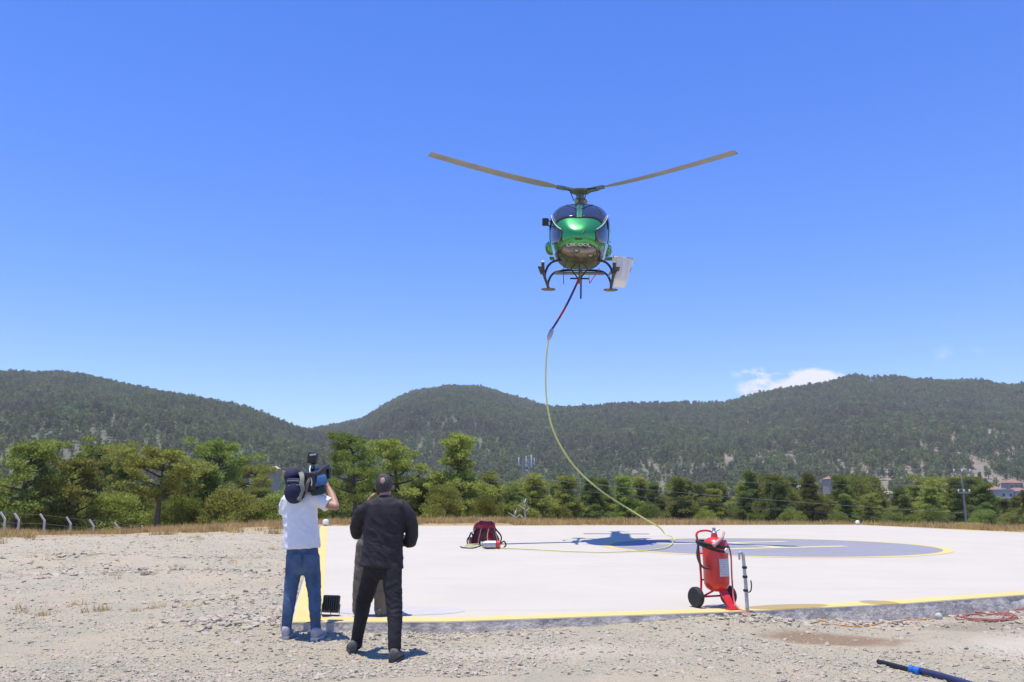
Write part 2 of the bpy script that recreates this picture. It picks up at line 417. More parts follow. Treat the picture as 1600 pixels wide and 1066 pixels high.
# the landing letter, read from the right-hand side of the pad
mb = MB(); an = .34; Mx = Matrix.Translation((CC[0] - .2, CC[1] + .1, .009)) @ Matrix.Rotation(an, 4, 'Z')
for (x0, x1, y0, y1) in ((-2.4, 2.1, -1.25, -.85), (-2.4, 2.1, 1.35, 1.75), (-.25, .2, -.85, 1.35)):
    mb.add([(x0, y0, 0), (x1, y0, 0), (x1, y1, 0), (x0, y1, 0)], [(0, 1, 2, 3)], Mx)
MT['letter'] = pad_material('pale yellow road paint', (.56, .5, .26), .5, .25)
mb.build('landing_letter', MT['letter'], pad, smooth=0, fix=False)
# faint blue lettering disc near the corner of the slab
mb = MB(); MT['pale_blue'] = pad_material('faded blue road paint', (.475, .45, .425), .4, .6, (.515, .475, .385))
mb.v = [(-1.35 + .78 * math.cos(2 * math.pi * k / 48), 10.42 + .42 * math.sin(2 * math.pi * k / 48), .003) for k in range(48)]; mb.f = [tuple(range(48))]
mb.build('faded_marking', MT['pale_blue'], pad, smooth=0, fix=False)

# ------------------------------------------------------------------ hills
def tana(u): return (u - 800) / F / (CP + (HV - 533) / F * SP)
def zy(v):
    y = (533 - v) / F; return (SP + y * CP) / (CP - y * SP)
LAY = [
 (1300., 480., [(-1200, 660), (-500, 600), (-120, 590), (0, 594), (60, 592), (110, 594), (200, 613), (300, 634), (400, 658), (455, 679), (520, 697), (640, 727), (800, 760)]),
 (1700., 760., [(250, 722), (400, 690), (455, 680), (520, 670), (560, 661), (600, 637), (640, 619), (700, 609), (750, 611), (800, 625), (850, 640), (950, 664), (1100, 705), (1250, 750)]),
 (1450., 500., [(480, 755), (620, 715), (720, 680), (800, 656), (860, 642), (900, 642), (1000, 635), (1100, 634), (1140, 635), (1200, 618), (1300, 604), (1350, 591), (1400, 596), (1500, 599), (1600, 605), (1800, 600), (2200, 630), (2900, 690)]),
]
LAYT = [(Yr, Yf, [(tana(u), zy(v)) for u, v in tab]) for Yr, Yf, tab in LAY]
def hz(ta, Y):
    best = -20.
    for i, (Yr, Yf, tab) in enumerate(LAYT):
        e = interp(tab, ta)
        zr = CZ + e * Yr; z0 = -14.
        t = (Y - Yf) / (Yr - Yf)
        if t <= 0: z = z0 + t * 40
        elif t <= 1:
            s_ = t * (1.45 - .45 * t) if i != 2 else .75 * t + .25 * t * t
            g = mnoise.fractal(Vector((ta * Y * .0045, Y * .003, 2.0 * i)), 1.0, 2.0, 4)
            z = z0 + (zr - z0) * s_ + g * 30 * t * (1 - t) * 1.6
        else: z = zr - (t - 1) * (zr - z0) * .9
        best = max(best, z)
    return best
NA, NY = 300, 90
ta0, ta1 = tana(-700), tana(2300)
mb = MB()
for j in range(NY + 1):
    Y = 420 * (2300 / 420) ** (j / NY)
    for i in range(NA + 1):
        ta = ta0 + (ta1 - ta0) * i / NA
        mb.v.append((ta * Y, Y, hz(ta, Y)))
for j in range(NY):
    for i in range(NA):
        a = j * (NA + 1) + i; mb.f.append((a, a + 1, a + NA + 2, a + NA + 1))
m, t, p, o_ = mat_new('hill soil'); co = N(t, 'ShaderNodeTexCoord').outputs['Object']
sx = N(t, 'ShaderNodeSeparateXYZ'); t.links.new(co, sx.inputs[0]); nn_ = noise_n(t, co, .02, 8, .7)
t.links.new(mix(t, M(t, 'DIVIDE', M(t, 'SUBTRACT', sx.outputs['X'], 60), 160, clamp=True), ramp(t, nn_, [(.35, (.09, .10, .055)), (.65, (.14, .14, .08))]), ramp(t, nn_, [(.35, (.15, .13, .085)), (.55, (.23, .19, .14)), (.78, (.36, .29, .235))])), p.inputs['Base Color']); p.inputs['Roughness'].default_value = .95
MT['hill'] = m
tag(mb.build('hills', MT['hill'], smooth=180, fix=False), kind='structure')

# ------------------------------------------------------------------ foliage materials and pine prototypes
def leaf_mat(name, a, b, c, trans=.18, hue=.05, scale=.9):
    m, t, p, out = mat_new(name)
    oi = N(t, 'ShaderNodeObjectInfo'); co = N(t, 'ShaderNodeTexCoord').outputs['Object']
    col = ramp(t, noise_n(t, co, scale, 4, .7), [(.3, a), (.5, b), (.72, c)])
    h = N(t, 'ShaderNodeHueSaturation'); t.links.new(col, h.inputs['Color'])
    t.links.new(M(t, 'ADD', M(t, 'MULTIPLY', M(t, 'SUBTRACT', oi.outputs['Random'], .5), hue), .5), h.inputs['Hue'])
    t.links.new(M(t, 'ADD', M(t, 'MULTIPLY', M(t, 'FRACT', M(t, 'MULTIPLY', oi.outputs['Random'], 7.3)), .6), .7), h.inputs['Value'])
    t.links.new(h.outputs[0], p.inputs['Base Color']); p.inputs['Roughness'].default_value = .7; p.inputs['Specular IOR Level'].default_value = .2
    tr = N(t, 'ShaderNodeBsdfTranslucent'); t.links.new(h.outputs[0], tr.inputs[0])
    ms = N(t, 'ShaderNodeMixShader'); ms.inputs[0].default_value = trans
    t.links.new(p.outputs[0], ms.inputs[1]); t.links.new(tr.outputs[0], ms.inputs[2]); t.links.new(ms.outputs[0], out.inputs[0])
    return m
MT['pine'] = leaf_mat('pine needles', (.19, .225, .05), (.30, .34, .075), (.40, .435, .11), .52)
MT['pine_dark'] = leaf_mat('dark pine needles', (.13, .15, .042), (.20, .225, .058), (.27, .29, .075), .45)
MT['broad'] = leaf_mat('light leaves', (.17, .21, .035), (.25, .30, .055), (.33, .37, .08), .45)
MT['far_pine'] = leaf_mat('hill pine needles', (.135, .175, .06), (.185, .23, .075), (.24, .28, .09), .32, .06, .3)
_t = MT['far_pine'].node_tree; _oi = [n_ for n_ in _t.nodes if n_.type == 'OBJECT_INFO'][0]; _h = [n_ for n_ in _t.nodes if n_.type == 'HUE_SAT'][0]; _src = _h.inputs['Color'].links[0].from_socket
_n1 = noise_n(_t, _oi.outputs['Location'], .006, 5, .65, .6); _n2 = noise_n(_t, _oi.outputs['Location'], .022, 4, .6)
_c = mix(_t, ramp(_t, _n1, [(.46, 0.0), (.62, .75)]), _src, (.15, .13, .085)); _c = mix(_t, ramp(_t, _n2, [(.50, 0.0), (.66, .6)]), _c, (.235, .26, .085)); _c = mix(_t, ramp(_t, _n2, [(.32, .65), (.44, 0.0)]), _c, (.07, .095, .05))
_t.links.new(_c, _h.inputs['Color'])
MT['straw'] = leaf_mat('dry straw', (.36, .25, .10), (.45, .32, .14), (.55, .43, .22), .2, .04)
MT['dry_bush'] = leaf_mat('dry bush twigs', (.30, .27, .10), (.38, .33, .15), (.46, .40, .2), .2, .03)
MT['yellow_bush'] = leaf_mat('yellow flowering broom', (.34, .30, .03), (.44, .39, .05), (.30, .33, .06), .2, .02)
MT['bark'] = pmat('pine bark', (.12, .095, .075), .95, 0, .4, 8, .6, 20, spec=.1)
MT['dead_wood'] = pmat('bleached wood', (.48, .45, .4), .9, 0, .2, 8)

import numpy as np
def tuft_cloud(mb, c, rad, n, size, rnd, flat=.55):
    rg = np.random.default_rng(rnd.randrange(1 << 30))
    d = rg.normal(size=(n, 3)); d /= np.linalg.norm(d, axis=1)[:, None]
    q = rg.random(n)[:, None] ** .45
    pos = np.array(c)[None, :] + d * q * np.array([rad, rad, rad * flat])
    ax_ = d * .9 + rg.normal(size=(n, 3)) * np.array([.5, .5, .4]) + np.array([0, 0, .45]); ax_ /= np.linalg.norm(ax_, axis=1)[:, None]
    s1 = size * rg.uniform(.6, 1.3, n)[:, None]
    sv = np.cross(ax_, rg.normal(size=(n, 3))); sv /= np.linalg.norm(sv, axis=1)[:, None] + 1e-9; sv *= s1 * .26
    e = pos + ax_ * s1; b = len(mb.v)
    mb.v += np.stack([pos - sv * .5, pos + sv * .5, e + sv, e - sv], 1).reshape(-1, 3).tolist()
    k = (b + 4 * np.arange(n))[:, None] + np.arange(4)[None, :]
    mb.f += [tuple(r_) for r_ in k.tolist()]
def make_tree(seed, kind):
    """returns (trunk mesh, crown mesh), 10 m tall"""
    r_ = random.Random(seed); tr, cr = MB(), MB()
    H = 10.0
    if kind == 'shrub':
        for k in range(7):
            a = r_.uniform(0, 6.28); e = Vector((math.cos(a) * r_.uniform(1.5, 4), math.sin(a) * r_.uniform(1.5, 4), r_.uniform(3, 7.5)))
            tr.tube(catmull([(0, 0, -.4), e * .5 + Vector((0, 0, .6)), e], 3), lerp_list([.28, .16, .06], 3), 5)
        for k in range(58):
            a = r_.uniform(0, 6.28); z = r_.random() ** .8; rad = 5.4 * math.sqrt(max(0.05, 1 - (z * .95) ** 2)) * r_.uniform(.3, 1.0)
            tuft_cloud(cr, (math.cos(a) * rad, math.sin(a) * rad, .5 + z * 8.2), r_.uniform(.9, 1.7), 270, .27, r_, .55)
        return tr.mesh('trunk'), cr.mesh('crown')
    lean = Vector((r_.uniform(-1, 1), r_.uniform(-1, 1), 0)) * .9
    tp = [Vector((0, 0, -.8)), Vector((lean.x * .15, lean.y * .15, H * .3)), Vector((lean.x * .7, lean.y * .5, H * .6)), Vector((lean.x, lean.y, H * .93))]
    tpc = catmull(tp, 5); tr.tube(tpc, [max(.04, .30 * (1 - i / len(tpc)) ** .8 + .03) for i in range(len(tpc))], 7)
    def tpos(f): return tpc[min(len(tpc) - 1, int(f * (len(tpc) - 1)))]
    cfg = {'umbrella': (19, .62, 3.6, .15), 'full': (36, .20, 3.0, .72), 'open': (21, .42, 3.7, .3), 'twin': (26, .45, 3.6, .3)}[kind]
    nb, f0, reach, taper = cfg
    for k in range(nb):
        f = f0 + (1 - f0) * (k + r_.random() * .6) / nb; f = min(f, .98)
        a = k * 2.4 + r_.uniform(-.5, .5)
        if kind == 'umbrella': L = reach * (1.05 - .35 * abs((f - f0) / (1 - f0) - .55) * 2) * r_.uniform(.6, 1.1)
        else:
            g = (f - f0) / (1 - f0); L = reach * (1 - taper * g) * (0.75 + .45 * math.sin(math.pi * min(1, g * 1.3 + .15))) * r_.uniform(.55, 1.1)
        b0 = tpos(f); up = r_.uniform(.1, .55) if kind != 'full' else r_.uniform(-.05, .45)
        e = b0 + Vector((math.cos(a) * L, math.sin(a) * L, up * L)); e.z = min(e.z, 9.5)
        mpt = b0.lerp(e, .5) + Vector((r_.uniform(-.25, .25), r_.uniform(-.25, .25), r_.uniform(-.25, .1)))
        tr.tube(catmull([b0, mpt, e], 3), lerp_list([.11, .065, .025], 3), 5)
        nc = 3 if L > 1.6 else 2
        for q in range(nc):
            pos = mpt.lerp(e, .15 + .95 * q / max(1, nc - 1)) + Vector((r_.gauss(0, .35), r_.gauss(0, .35), r_.gauss(0, .2) + .1))
            tuft_cloud(cr, pos, r_.uniform(.5, 1.0), 200, .20, r_, .36)
            if r_.random() < .5: tr.tube([mpt.lerp(e, .3), pos], [.035, .015], 4)
    for q in range(5):
        tuft_cloud(cr, tpc[-1] + Vector((r_.gauss(0, .5), r_.gauss(0, .5), r_.uniform(-.3, .2))), .75, 180, .20, r_, .42)
    return tr.mesh('trunk'), cr.mesh('crown')
PROTO = {}
for key, kind, seeds, cmat in (('A', 'umbrella', (11, 12, 13), 'pine'), ('B', 'full', (21, 22, 23, 24), 'pine'), ('Bd', 'full', (25, 26, 27), 'pine_dark'), ('C', 'open', (31, 32, 33), 'pine'), ('D', 'shrub', (41, 42), 'pine'), ('E', 'shrub', (43,), 'broad')):
    PROTO[key] = []
    for s in seeds:
        a, b = make_tree(s, kind); a.materials.append(MT['bark']); b.materials.append(MT[cmat]); a.shade_smooth()
        PROTO[key].append((a, b))
rt = random.Random(99)
def place_tree(u, vtop, Y, key, label, group=None, name='pine_tree', cat='tree', wide=1.0, mats=None):
    X = tana(u) * Y; g = gz(X, Y); zt = CZ + zy(vtop) * Y
    s = max(.6, (zt - g)) / 9.9
    o = empty(name, (X, Y, g), rt.uniform(0, 6.28)); sw = s * wide * .80 * rt.uniform(.92, 1.1); o.scale = (sw, sw, s)
    a, b = PROTO[key][rt.randrange(len(PROTO[key]))]
    for nm, me in (('trunk', a), ('crown', b)):
        c = bpy.data.objects.new(nm, me); COL.objects.link(c); c.parent = o
    return tag(o, label, cat, group)
G1 = 'pines along the fence on the left'; G2 = 'pines behind the far edge of the helipad'
T = [
 (22, 686, 60, 'C', 'large spreading pine at the far left edge, dark bare trunk', 1.25), (110, 716, 62, 'C', 'forked pine with bare dark limbs above the second fence post', 1.2),
 (157, 692, 96, 'A', 'dark flat-topped pine rising behind the bright bushy pine', 1.1), (190, 697, 68, 'B', 'tall bright green bushy pine left of the dark straight trunk', 1.15),
 (172, 762, 64, 'D', 'broad bright shrub at the foot of the bushy pine on the left', 1.15), (247, 700, 60, 'A', 'tall pine with a dark straight trunk down to the straw', 1.15),
 (336, 689, 88, 'A', 'umbrella-shaped pine standing highest above the grove left of the cameraman', 1.05), (322, 724, 67, 'B', 'rounded pine under the umbrella-shaped crown', 1.2),
 (286, 766, 64, 'E', 'low light green bush right of the dark straight trunk', 1.0), (398, 726, 98, 'A', 'small flat-topped pine left of the cameraman head, houses beside it', 1.0),
 (375, 752, 63, 'D', 'wide shrub left of the cameraman', 1.3), (425, 762, 66, 'D', 'shrub just left of the white shirt', 1.2), (92, 776, 62, 'E', 'small bright bush between the second and third fence posts', .7),
 (60, 740, 84, 'Bd', 'shaded pine between the far left pine and the forked pine', 1.1), (280, 722, 80, 'Bd', 'shaded pine behind the dark straight trunk', 1.1),
 (557, 676, 58, 'C', 'tall thin-trunked pine between the two standing men', 1.0), (632, 688, 68, 'C', 'open-crowned pine above the head of the man in black', 1.2),
 (716, 674, 64, 'B', 'tallest dense pine right of the man in black', 1.2), (690, 752, 58, 'D', 'shaded shrub at the foot of the tallest dense pine', 1.0),
 (500, 742, 74, 'D', 'olive shrub behind the shoulder camera', 1.2), (590, 742, 72, 'Bd', 'low pine between the two men, behind the thin trunk', 1.2), (655, 746, 66, 'Bd', 'dark pine behind the right shoulder of the man in black', 1.0),
 (772, 734, 74, 'B', 'pine above the red folded bucket', 1.3), (826, 738, 78, 'B', 'pine beneath the lattice mast', 1.3), (760, 768, 60, 'E', 'bright bush behind the red folded bucket', .9),
 (878, 742, 84, 'B', 'pine crossed by the hanging line, left of where it lands', 1.25), (932, 744, 86, 'Bd', 'dark pine right behind the helicopter shadow', 1.25), (985, 742, 88, 'B', 'pine just left of where the line reaches the pad', 1.2),
 (1065, 744, 90, 'Bd', 'dense pine left of the slender minaret', 1.25), (1110, 762, 92, 'B', 'low pine in front of the minaret', 1.2), (1158, 766, 94, 'Bd', 'pine above the fire extinguisher', 1.2),
 (1212, 750, 94, 'Bd', 'pointed dark pine right of the fire extinguisher', 1.1), (1268, 738, 96, 'Bd', 'tallest pointed pine right of the fire extinguisher', 1.0), (1318, 770, 96, 'B', 'bright pine left of the white pad lamp', 1.2),
 (1360, 784, 98, 'B', 'pine above the white pad lamp at the far corner', 1.2), (1416, 772, 100, 'Bd', 'pine right of the small red-roofed house', 1.2), (1452, 758, 100, 'B', 'pine two left of the utility pole', 1.2),
 (1490, 762, 102, 'B', 'pine left of and behind the utility pole', 1.1), (1532, 760, 104, 'Bd', 'dense pine right of the utility pole', 1.2), (1578, 796, 98, 'D', 'low shrub at the far right in front of the village houses', 1.2),
 (1604, 765, 92, 'Bd', 'pine cut by the right edge of the picture', 1.1), (1420, 800, 78, 'E', 'bright green bush behind the right rear of the pad', .9), (1020, 782, 84, 'D', 'shrub behind where the line reaches the pad', 1.0),
]
for u, v, Y, k, lab, wd in T:
    place_tree(u, v, Y, k, lab, G1 if u < 470 else G2, 'shrub' if k in 'DE' else 'pine_tree', 'shrub' if k in 'DE' else 'tree', wd)
# fill of the grove, out to beyond both edges of the picture
USED = set()
def beside(u, head_):
    for q_ in sorted(T, key=lambda q_: abs(q_[0] - u)):
        short = ' '.join(q_[4].split(',')[0].split()[:9])
        lab = head_ + (' left of the ' if u < q_[0] - 6 else ' right of the ' if u > q_[0] + 6 else ' behind the ') + short
        if lab not in USED: USED.add(lab); return lab
for i, u in enumerate(list(range(-52, 760, 46)) + list(range(760, 1640, 27))):
    u += rt.uniform(-10, 10); right = sstep(700, 1000, u)
    Y = (80 + 34 * rt.random()) + 22 * right
    v = (748 + 24 * rt.random()) - 9 * right
    if 1030 < u < 1060 or 1120 < u < 1150: v += 12
    if 1285 < u < 1320 or 1335 < u < 1402 or 1548 < u < 1602 or 1176 < u < 1198: v = max(v, 772) + 8 * rt.random()
    k = rt.choice(['B', 'Bd', 'A', 'C']) if u < 800 else rt.choice(['B', 'Bd', 'Bd', 'C'])
    lab = beside(u, 'set-back pine') if -10 < u < 1610 else ('pine beyond the left end of the picture' if u < 0 else 'pine beyond the right end of the picture')
    place_tree(u, v, Y, k, lab, 'pines set back in the belt of trees', 'pine_tree', 'tree', 1.3)
for i, u in enumerate(list(range(-36, 480, 84)) + list(range(500, 1640, 74))):
    right = sstep(700, 1000, u); Y = 66 + 6 * rt.random() + 20 * right
    u += rt.uniform(-14, 14); v = 782 + 14 * rt.random() + 4 * right
    lab = beside(u, 'low undergrowth bush') if -10 < u < 1610 else ('bush beyond the left end of the picture' if u < 0 else 'bush beyond the right end of the picture')
    place_tree(u, v, Y, rt.choice(['D', 'D', 'E']), lab, 'bushes at the foot of the trees', 'shrub', 'shrub', 1.1)
# dry bushes on the bank behind the pad
MB_SHRUB = {}
for mname in ('dry_bush', 'yellow_bush'):
    me = PROTO['D'][0][1].copy(); me.materials.clear(); me.materials.append(MT[mname]); MB_SHRUB[mname] = me
for u, vt, Y, wd, mname, lab in ((741, 812, 46, 1.1, 'dry_bush', 'dry straw-coloured bush behind the red bucket'), (846, 813, 47, 1.0, 'dry_bush', 'dry pale bush left of the helicopter shadow'), (893, 816, 47, 1.3, 'dry_bush', 'low dry bush in line with the helicopter shadow'), (958, 815, 47, .9, 'dry_bush', 'dry greenish bush right of the helicopter shadow'),
                         (1060, 813, 48, 1.2, 'dry_bush', 'rounded dry bush right of where the line reaches the pad'), (1508, 815, 52, 1.9, 'yellow_bush', 'yellow flowering bush at the foot of the utility pole'), (1568, 823, 50, 1.5, 'yellow_bush', 'small yellow bush right of the utility pole')):
    X = tana(u) * Y; g = gz(X, Y) ; zt = CZ + zy(vt) * Y; s = (zt - g) / 9.6
    o = empty('shrub', (X, Y, g), rt.uniform(0, 6)); o.scale = (s * wd, s * wd, s); tag(o, lab, 'shrub', 'dry bushes on the bank behind the pad')
    for nm, me in (('stem', PROTO['D'][0][0]), ('foliage', MB_SHRUB[mname])):
        c = bpy.data.objects.new(nm, me); COL.objects.link(c); c.parent = o
# bleached dead saplings
for u, vt, Y, lab in ((804, 797, 56, 'small bleached dead tree behind the pad, right of the red bucket'), (819, 778, 58, 'taller thin dead tree beside the small bleached one')):
    X = tana(u) * Y; g = gz(X, Y); h = CZ + zy(vt) * Y - g; o = empty('dead_tree', (X, Y, g)); tag(o, lab, 'tree', 'dead saplings')
    mb = MB(); mb.tube(catmull([(0, 0, -.2), (.08, 0, h * .5), (-.05, 0, h)], 4), lerp_list([.09, .06, .02], 4), 6); mb.build('trunk', MT['dead_wood'], o)
    mb = MB()
    for k in range(7):
        z = h * (.4 + .08 * k); a = k * 2.3; mb.tube([(0.03, 0, z), (math.cos(a) * .45, math.sin(a) * .45, z + .3)], [.035, .012], 5)
    mb.build('branch', MT['dead_wood'], o)

# ------------------------------------------------------------------ scattered masses (forest on the hills, valley trees, straw, gravel)
def scatter(name, pts, protos, label, cat):
    """pts: (x,y,z,scale,rot,idx,sz)"""
    me = bpy.data.meshes.new(name); me.from_pydata([p_[:3] for p_ in pts], [], [])
    for an_, typ, ix in (('sc', 'FLOAT_VECTOR', None), ('rot', 'FLOAT_VECTOR', None), ('idx', 'INT', 5)):
        at_ = me.attributes.new(an_, typ, 'POINT')
        if an_ == 'sc': at_.data.foreach_set('vector', [c for p_ in pts for c in (p_[3], p_[3], p_[3] * p_[6])])
        elif an_ == 'rot': at_.data.foreach_set('vector', [c for p_ in pts for c in (p_[7] if len(p_) > 7 else 0.0, p_[8] if len(p_) > 8 else 0.0, p_[4])])
        else: at_.data.foreach_set('value', [p_[5] for p_ in pts])
    ng = bpy.data.node_groups.new(name + '_nodes', 'GeometryNodeTree')
    ng.interface.new_socket('Geometry', in_out='INPUT', socket_type='NodeSocketGeometry'); ng.interface.new_socket('Geometry', in_out='OUTPUT', socket_type='NodeSocketGeometry')
    gi, go = ng.nodes.new('NodeGroupInput'), ng.nodes.new('NodeGroupOutput'); iop = ng.nodes.new('GeometryNodeInstanceOnPoints'); jn = ng.nodes.new('GeometryNodeJoinGeometry')
    for po in protos:
        oi = ng.nodes.new('GeometryNodeObjectInfo'); oi.inputs['Object'].default_value = po; oi.inputs['As Instance'].default_value = True
        ng.links.new(oi.outputs['Geometry'], jn.inputs[0])
    ng.links.new(gi.outputs[0], iop.inputs['Points']); ng.links.new(jn.outputs[0], iop.inputs['Instance']); iop.inputs['Pick Instance'].default_value = True
    for an_, typ, sock in (('sc', 'FLOAT_VECTOR', 'Scale'), ('rot', 'FLOAT_VECTOR', 'Rotation'), ('idx', 'INT', 'Instance Index')):
        na = ng.nodes.new('GeometryNodeInputNamedAttribute'); na.data_type = typ; na.inputs['Name'].default_value = an_
        ng.links.new(na.outputs['Attribute'], iop.inputs[sock])
    ng.links.new(iop.outputs[0], go.inputs[0])
    o = bpy.data.objects.new(name, me); COL.objects.link(o); md = o.modifiers.new('scatter', 'NODES'); md.node_group = ng
    return tag(o, label, cat, kind='stuff')
def proto_obj(name, me, mat=None):
    if mat is not None: me.materials.append(mat)
    return bpy.data.objects.new(name, me)          # data only, never linked: the scatter draws copies of it
rf = random.Random(5)
def far_tree(seed):
    r_ = random.Random(seed); mb = MB()
    for k in range(9):
        z = 2.2 + 5.6 * k / 8; rad = 2.6 * (1 - .62 * (k / 8)) ; a = k * 2.4
        c = Vector((math.cos(a) * rad * .55, math.sin(a) * rad * .55, z + r_.uniform(-.4, .4)))
        tuft_cloud(mb, c, rad * .75, 13, 1.5, r_, .6)
    mb.tube([(0, 0, -1), (0, 0, 6)], [.3, .1], 4)
    return mb.mesh('far_pine')
fp = [proto_obj('far_pine', far_tree(s), MT['far_pine']) for s in range(5)]
BARE = [(995, 737, 55, 5), (940, 741, 14, 4), (1020, 757, 22, 8), (1215, 708, 30, 5), (1236, 722, 10, 12), (1140, 712, 12, 7), (1170, 718, 40, 4), (1516, 716, 9, 7), (1524, 722, 12, 9), (1534, 730, 15, 12), (1524, 742, 15, 9), (1545, 750, 30, 7), (1405, 712, 6, 10), (1398, 722, 6, 8), (1412, 732, 7, 6), (1424, 742, 8, 6), (1465, 748, 40, 5), (1300, 755, 45, 7), (1370, 752, 35, 6),
        (1592, 700, 14, 6), (1560, 768, 34, 12), (1590, 752, 20, 5), (1255, 688, 40, 4), (690, 660, 30, 4), (1365, 597, 22, 3), (1345, 764, 25, 8), (1385, 775, 20, 6)]
hp = []
while len(hp) < 107000:
    ta = rf.uniform(tana(-660), tana(2260)); Y = 480 + (1780 - 480) * math.sqrt(rf.random())
    z = hz(ta, Y); x = ta * Y
    if mnoise.noise(Vector((x * .012, Y * .012, 3))) < -.4 and rf.random() < .1: continue
    u, v = proj((x, Y, z + 3))
    skip = False
    for cu, cv, ru, rv in BARE:
        if ((u - cu) / ru) ** 2 + ((v - cv) / rv) ** 2 < 1 and rf.random() < (.97 if cu > 1500 else .78): skip = True; break
    if skip: continue
    s = rf.uniform(.6, 1.15) * (1.0 + .35 * mnoise.noise(Vector((x * .02, Y * .02, 9))))
    hp.append((x, Y, z, s, rf.uniform(0, 6.28), rf.randrange(5), rf.uniform(.85, 1.25)))
scatter('hill_forest', hp, fp, 'dense pine forest covering the hills', 'forest')
vp_protos = []
for key, i in (('B', 0), ('Bd', 0), ('Bd', 1), ('D', 0), ('A', 1)):
    me = PROTO[key][i][1].copy(); vp_protos.append(proto_obj('valley_crown', me))
vp = []
while len(vp) < 4200:
    ta = rf.uniform(tana(-400), tana(2000)); Y = 118 + (640 - 118) * rf.random() ** .75
    x = ta * Y; z = max(gz(x, Y), hz(ta, Y) if Y > 430 else -99)
    u, v = proj((x, Y, z + 6)); skip = False
    for cu, cv, ru, rv in [(1135, 775, 6, 14), (1300, 760, 14, 8), (1345, 760, 12, 8), (1385, 775, 12, 8), (1572, 775, 26, 14), (95, 716, 40, 5), (424, 740, 8, 6), (1388, 795, 8, 6)]:
        if abs(u - cu) < ru and v < cv + 8 and rf.random() < .9: skip = True; break
    if skip: continue
    vp.append((x, Y, z, rf.uniform(.55, .95), rf.uniform(0, 6.28), rf.randrange(5), rf.uniform(.8, 1.1)))
scatter('valley_forest', vp, vp_protos, 'pine woods filling the valley below the hills', 'forest')
# straw grass
def grass_tuft(seed, n_=26, h=.32):
    r_ = random.Random(seed); mb = MB()
    for _ in range(n_):
        a = r_.uniform(0, 6.28); b = Vector((r_.gauss(0, .12), r_.gauss(0, .12), 0)); hh = h * r_.uniform(.5, 1.2)
        e = b + Vector((math.cos(a) * hh * .5, math.sin(a) * hh * .5, hh)); s_ = Vector((-math.sin(a), math.cos(a), 0)) * .012
        k = len(mb.v); mb.v += [tuple(b - s_), tuple(b + s_), tuple(e)]; mb.f.append((k, k + 1, k + 2))
    return mb.mesh('grass_tuft')
gp_ = [proto_obj('grass_tuft', grass_tuft(s), MT['straw']) for s in range(4)]
gpts = []
while len(gpts) < 14000:
    a = rf.uniform(-.78, .78); r_ = rf.uniform(31, 60); x, y = r_ * math.sin(a), r_ * math.cos(a)
    if inside_pad(x, y): continue
    nn = mnoise.noise(Vector((x * .35, y * .35, 1))) + .6 * mnoise.noise(Vector((x * 1.1, y * 1.1, 7)))
    if r_ < 44 and nn < .55 - (r_ - 31) * .035: continue
    gpts.append((x, y, gz(x, y) - .01, rf.uniform(.5, 1.15), rf.uniform(0, 6.28), rf.randrange(4), rf.uniform(.7, 1.2)))
while len(gpts) < 14090:
    x, y = rf.uniform(-12, 0), rf.uniform(10.5, 32)
    if inside_pad(x, y) or mnoise.noise(Vector((x * .4, y * .4, 4))) < .3: continue
    gpts.append((x, y, gz(x, y) - .01, rf.uniform(.2, .45), rf.uniform(0, 6.28), rf.randrange(4), .8))
scatter('dry_grass', gpts, gp_, 'dry straw-coloured grass along the edge of the clearing', 'grass')
# gravel: real stones, strewn
def rock(seed, flat=.6):
    r_ = random.Random(seed); bm = bmesh.new(); bmesh.ops.create_icosphere(bm, subdivisions=1, radius=1)
    for v in bm.verts:
        v.co *= r_.uniform(.6, 1.15); v.co.z *= flat; v.co.x *= 1.25
    me = bpy.data.meshes.new('stone'); bm.to_mesh(me); bm.free(); return me
m, t, p, o_ = mat_new('gravel stone'); oi = N(t, 'ShaderNodeObjectInfo'); co = N(t, 'ShaderNodeTexCoord').outputs['Object']
c = ramp(t, oi.outputs['Random'], [(0.0, (0.309, 0.289, 0.218)), (.25, (0.412, 0.368, 0.270)), (.5, (0.473, 0.438, 0.340)), (.72, (0.515, 0.408, 0.296)), (.90, (.43, .40, .34)), (.985, (.50, .48, .42))])
t.links.new(mix(t, M(t, 'MULTIPLY', noise_n(t, co, 3, 4), .4), c, (0.257, 0.229, 0.174)), p.inputs['Base Color']); p.inputs['Roughness'].default_value = .9; p.inputs['Specular IOR Level'].default_value = .2
MT['stone'] = m
sp_ = [proto_obj('stone', rock(s, .45 + .08 * (s % 4)), MT['stone']) for s in range(7)]
gv = []
def stone(x, y, s):
    gv.append((x, y, gz(x, y) + s * .12, s, rf.uniform(0, 6.28), rf.randrange(7), rf.uniform(.7, 1.1), rf.uniform(-.4, .4), rf.uniform(-.4, .4)))
while len(gv) < 60000:
    a = rf.uniform(-.66, .66); r_ = 7.2 * (46 / 7.2) ** (rf.random() ** 1.25); x, y = r_ * math.sin(a), r_ * math.cos(a)
    if inside_pad(x, y) or y < 6.8: continue
    if ((x - 3.45) / .95) ** 2 + ((y - 9.42) / .42) ** 2 < 1.1 and rf.random() < .8: continue
    d = .5 + .9 * mnoise.noise(Vector((x * .5, y * .5, 11))) + .5 * mnoise.noise(Vector((x * 2, y * 2, 5)))
    if rf.random() > d: continue
    stone(x, y, min(.020, .0016 + .0026 * rf.paretovariate(2.0)) * (1 + r_ / 22))
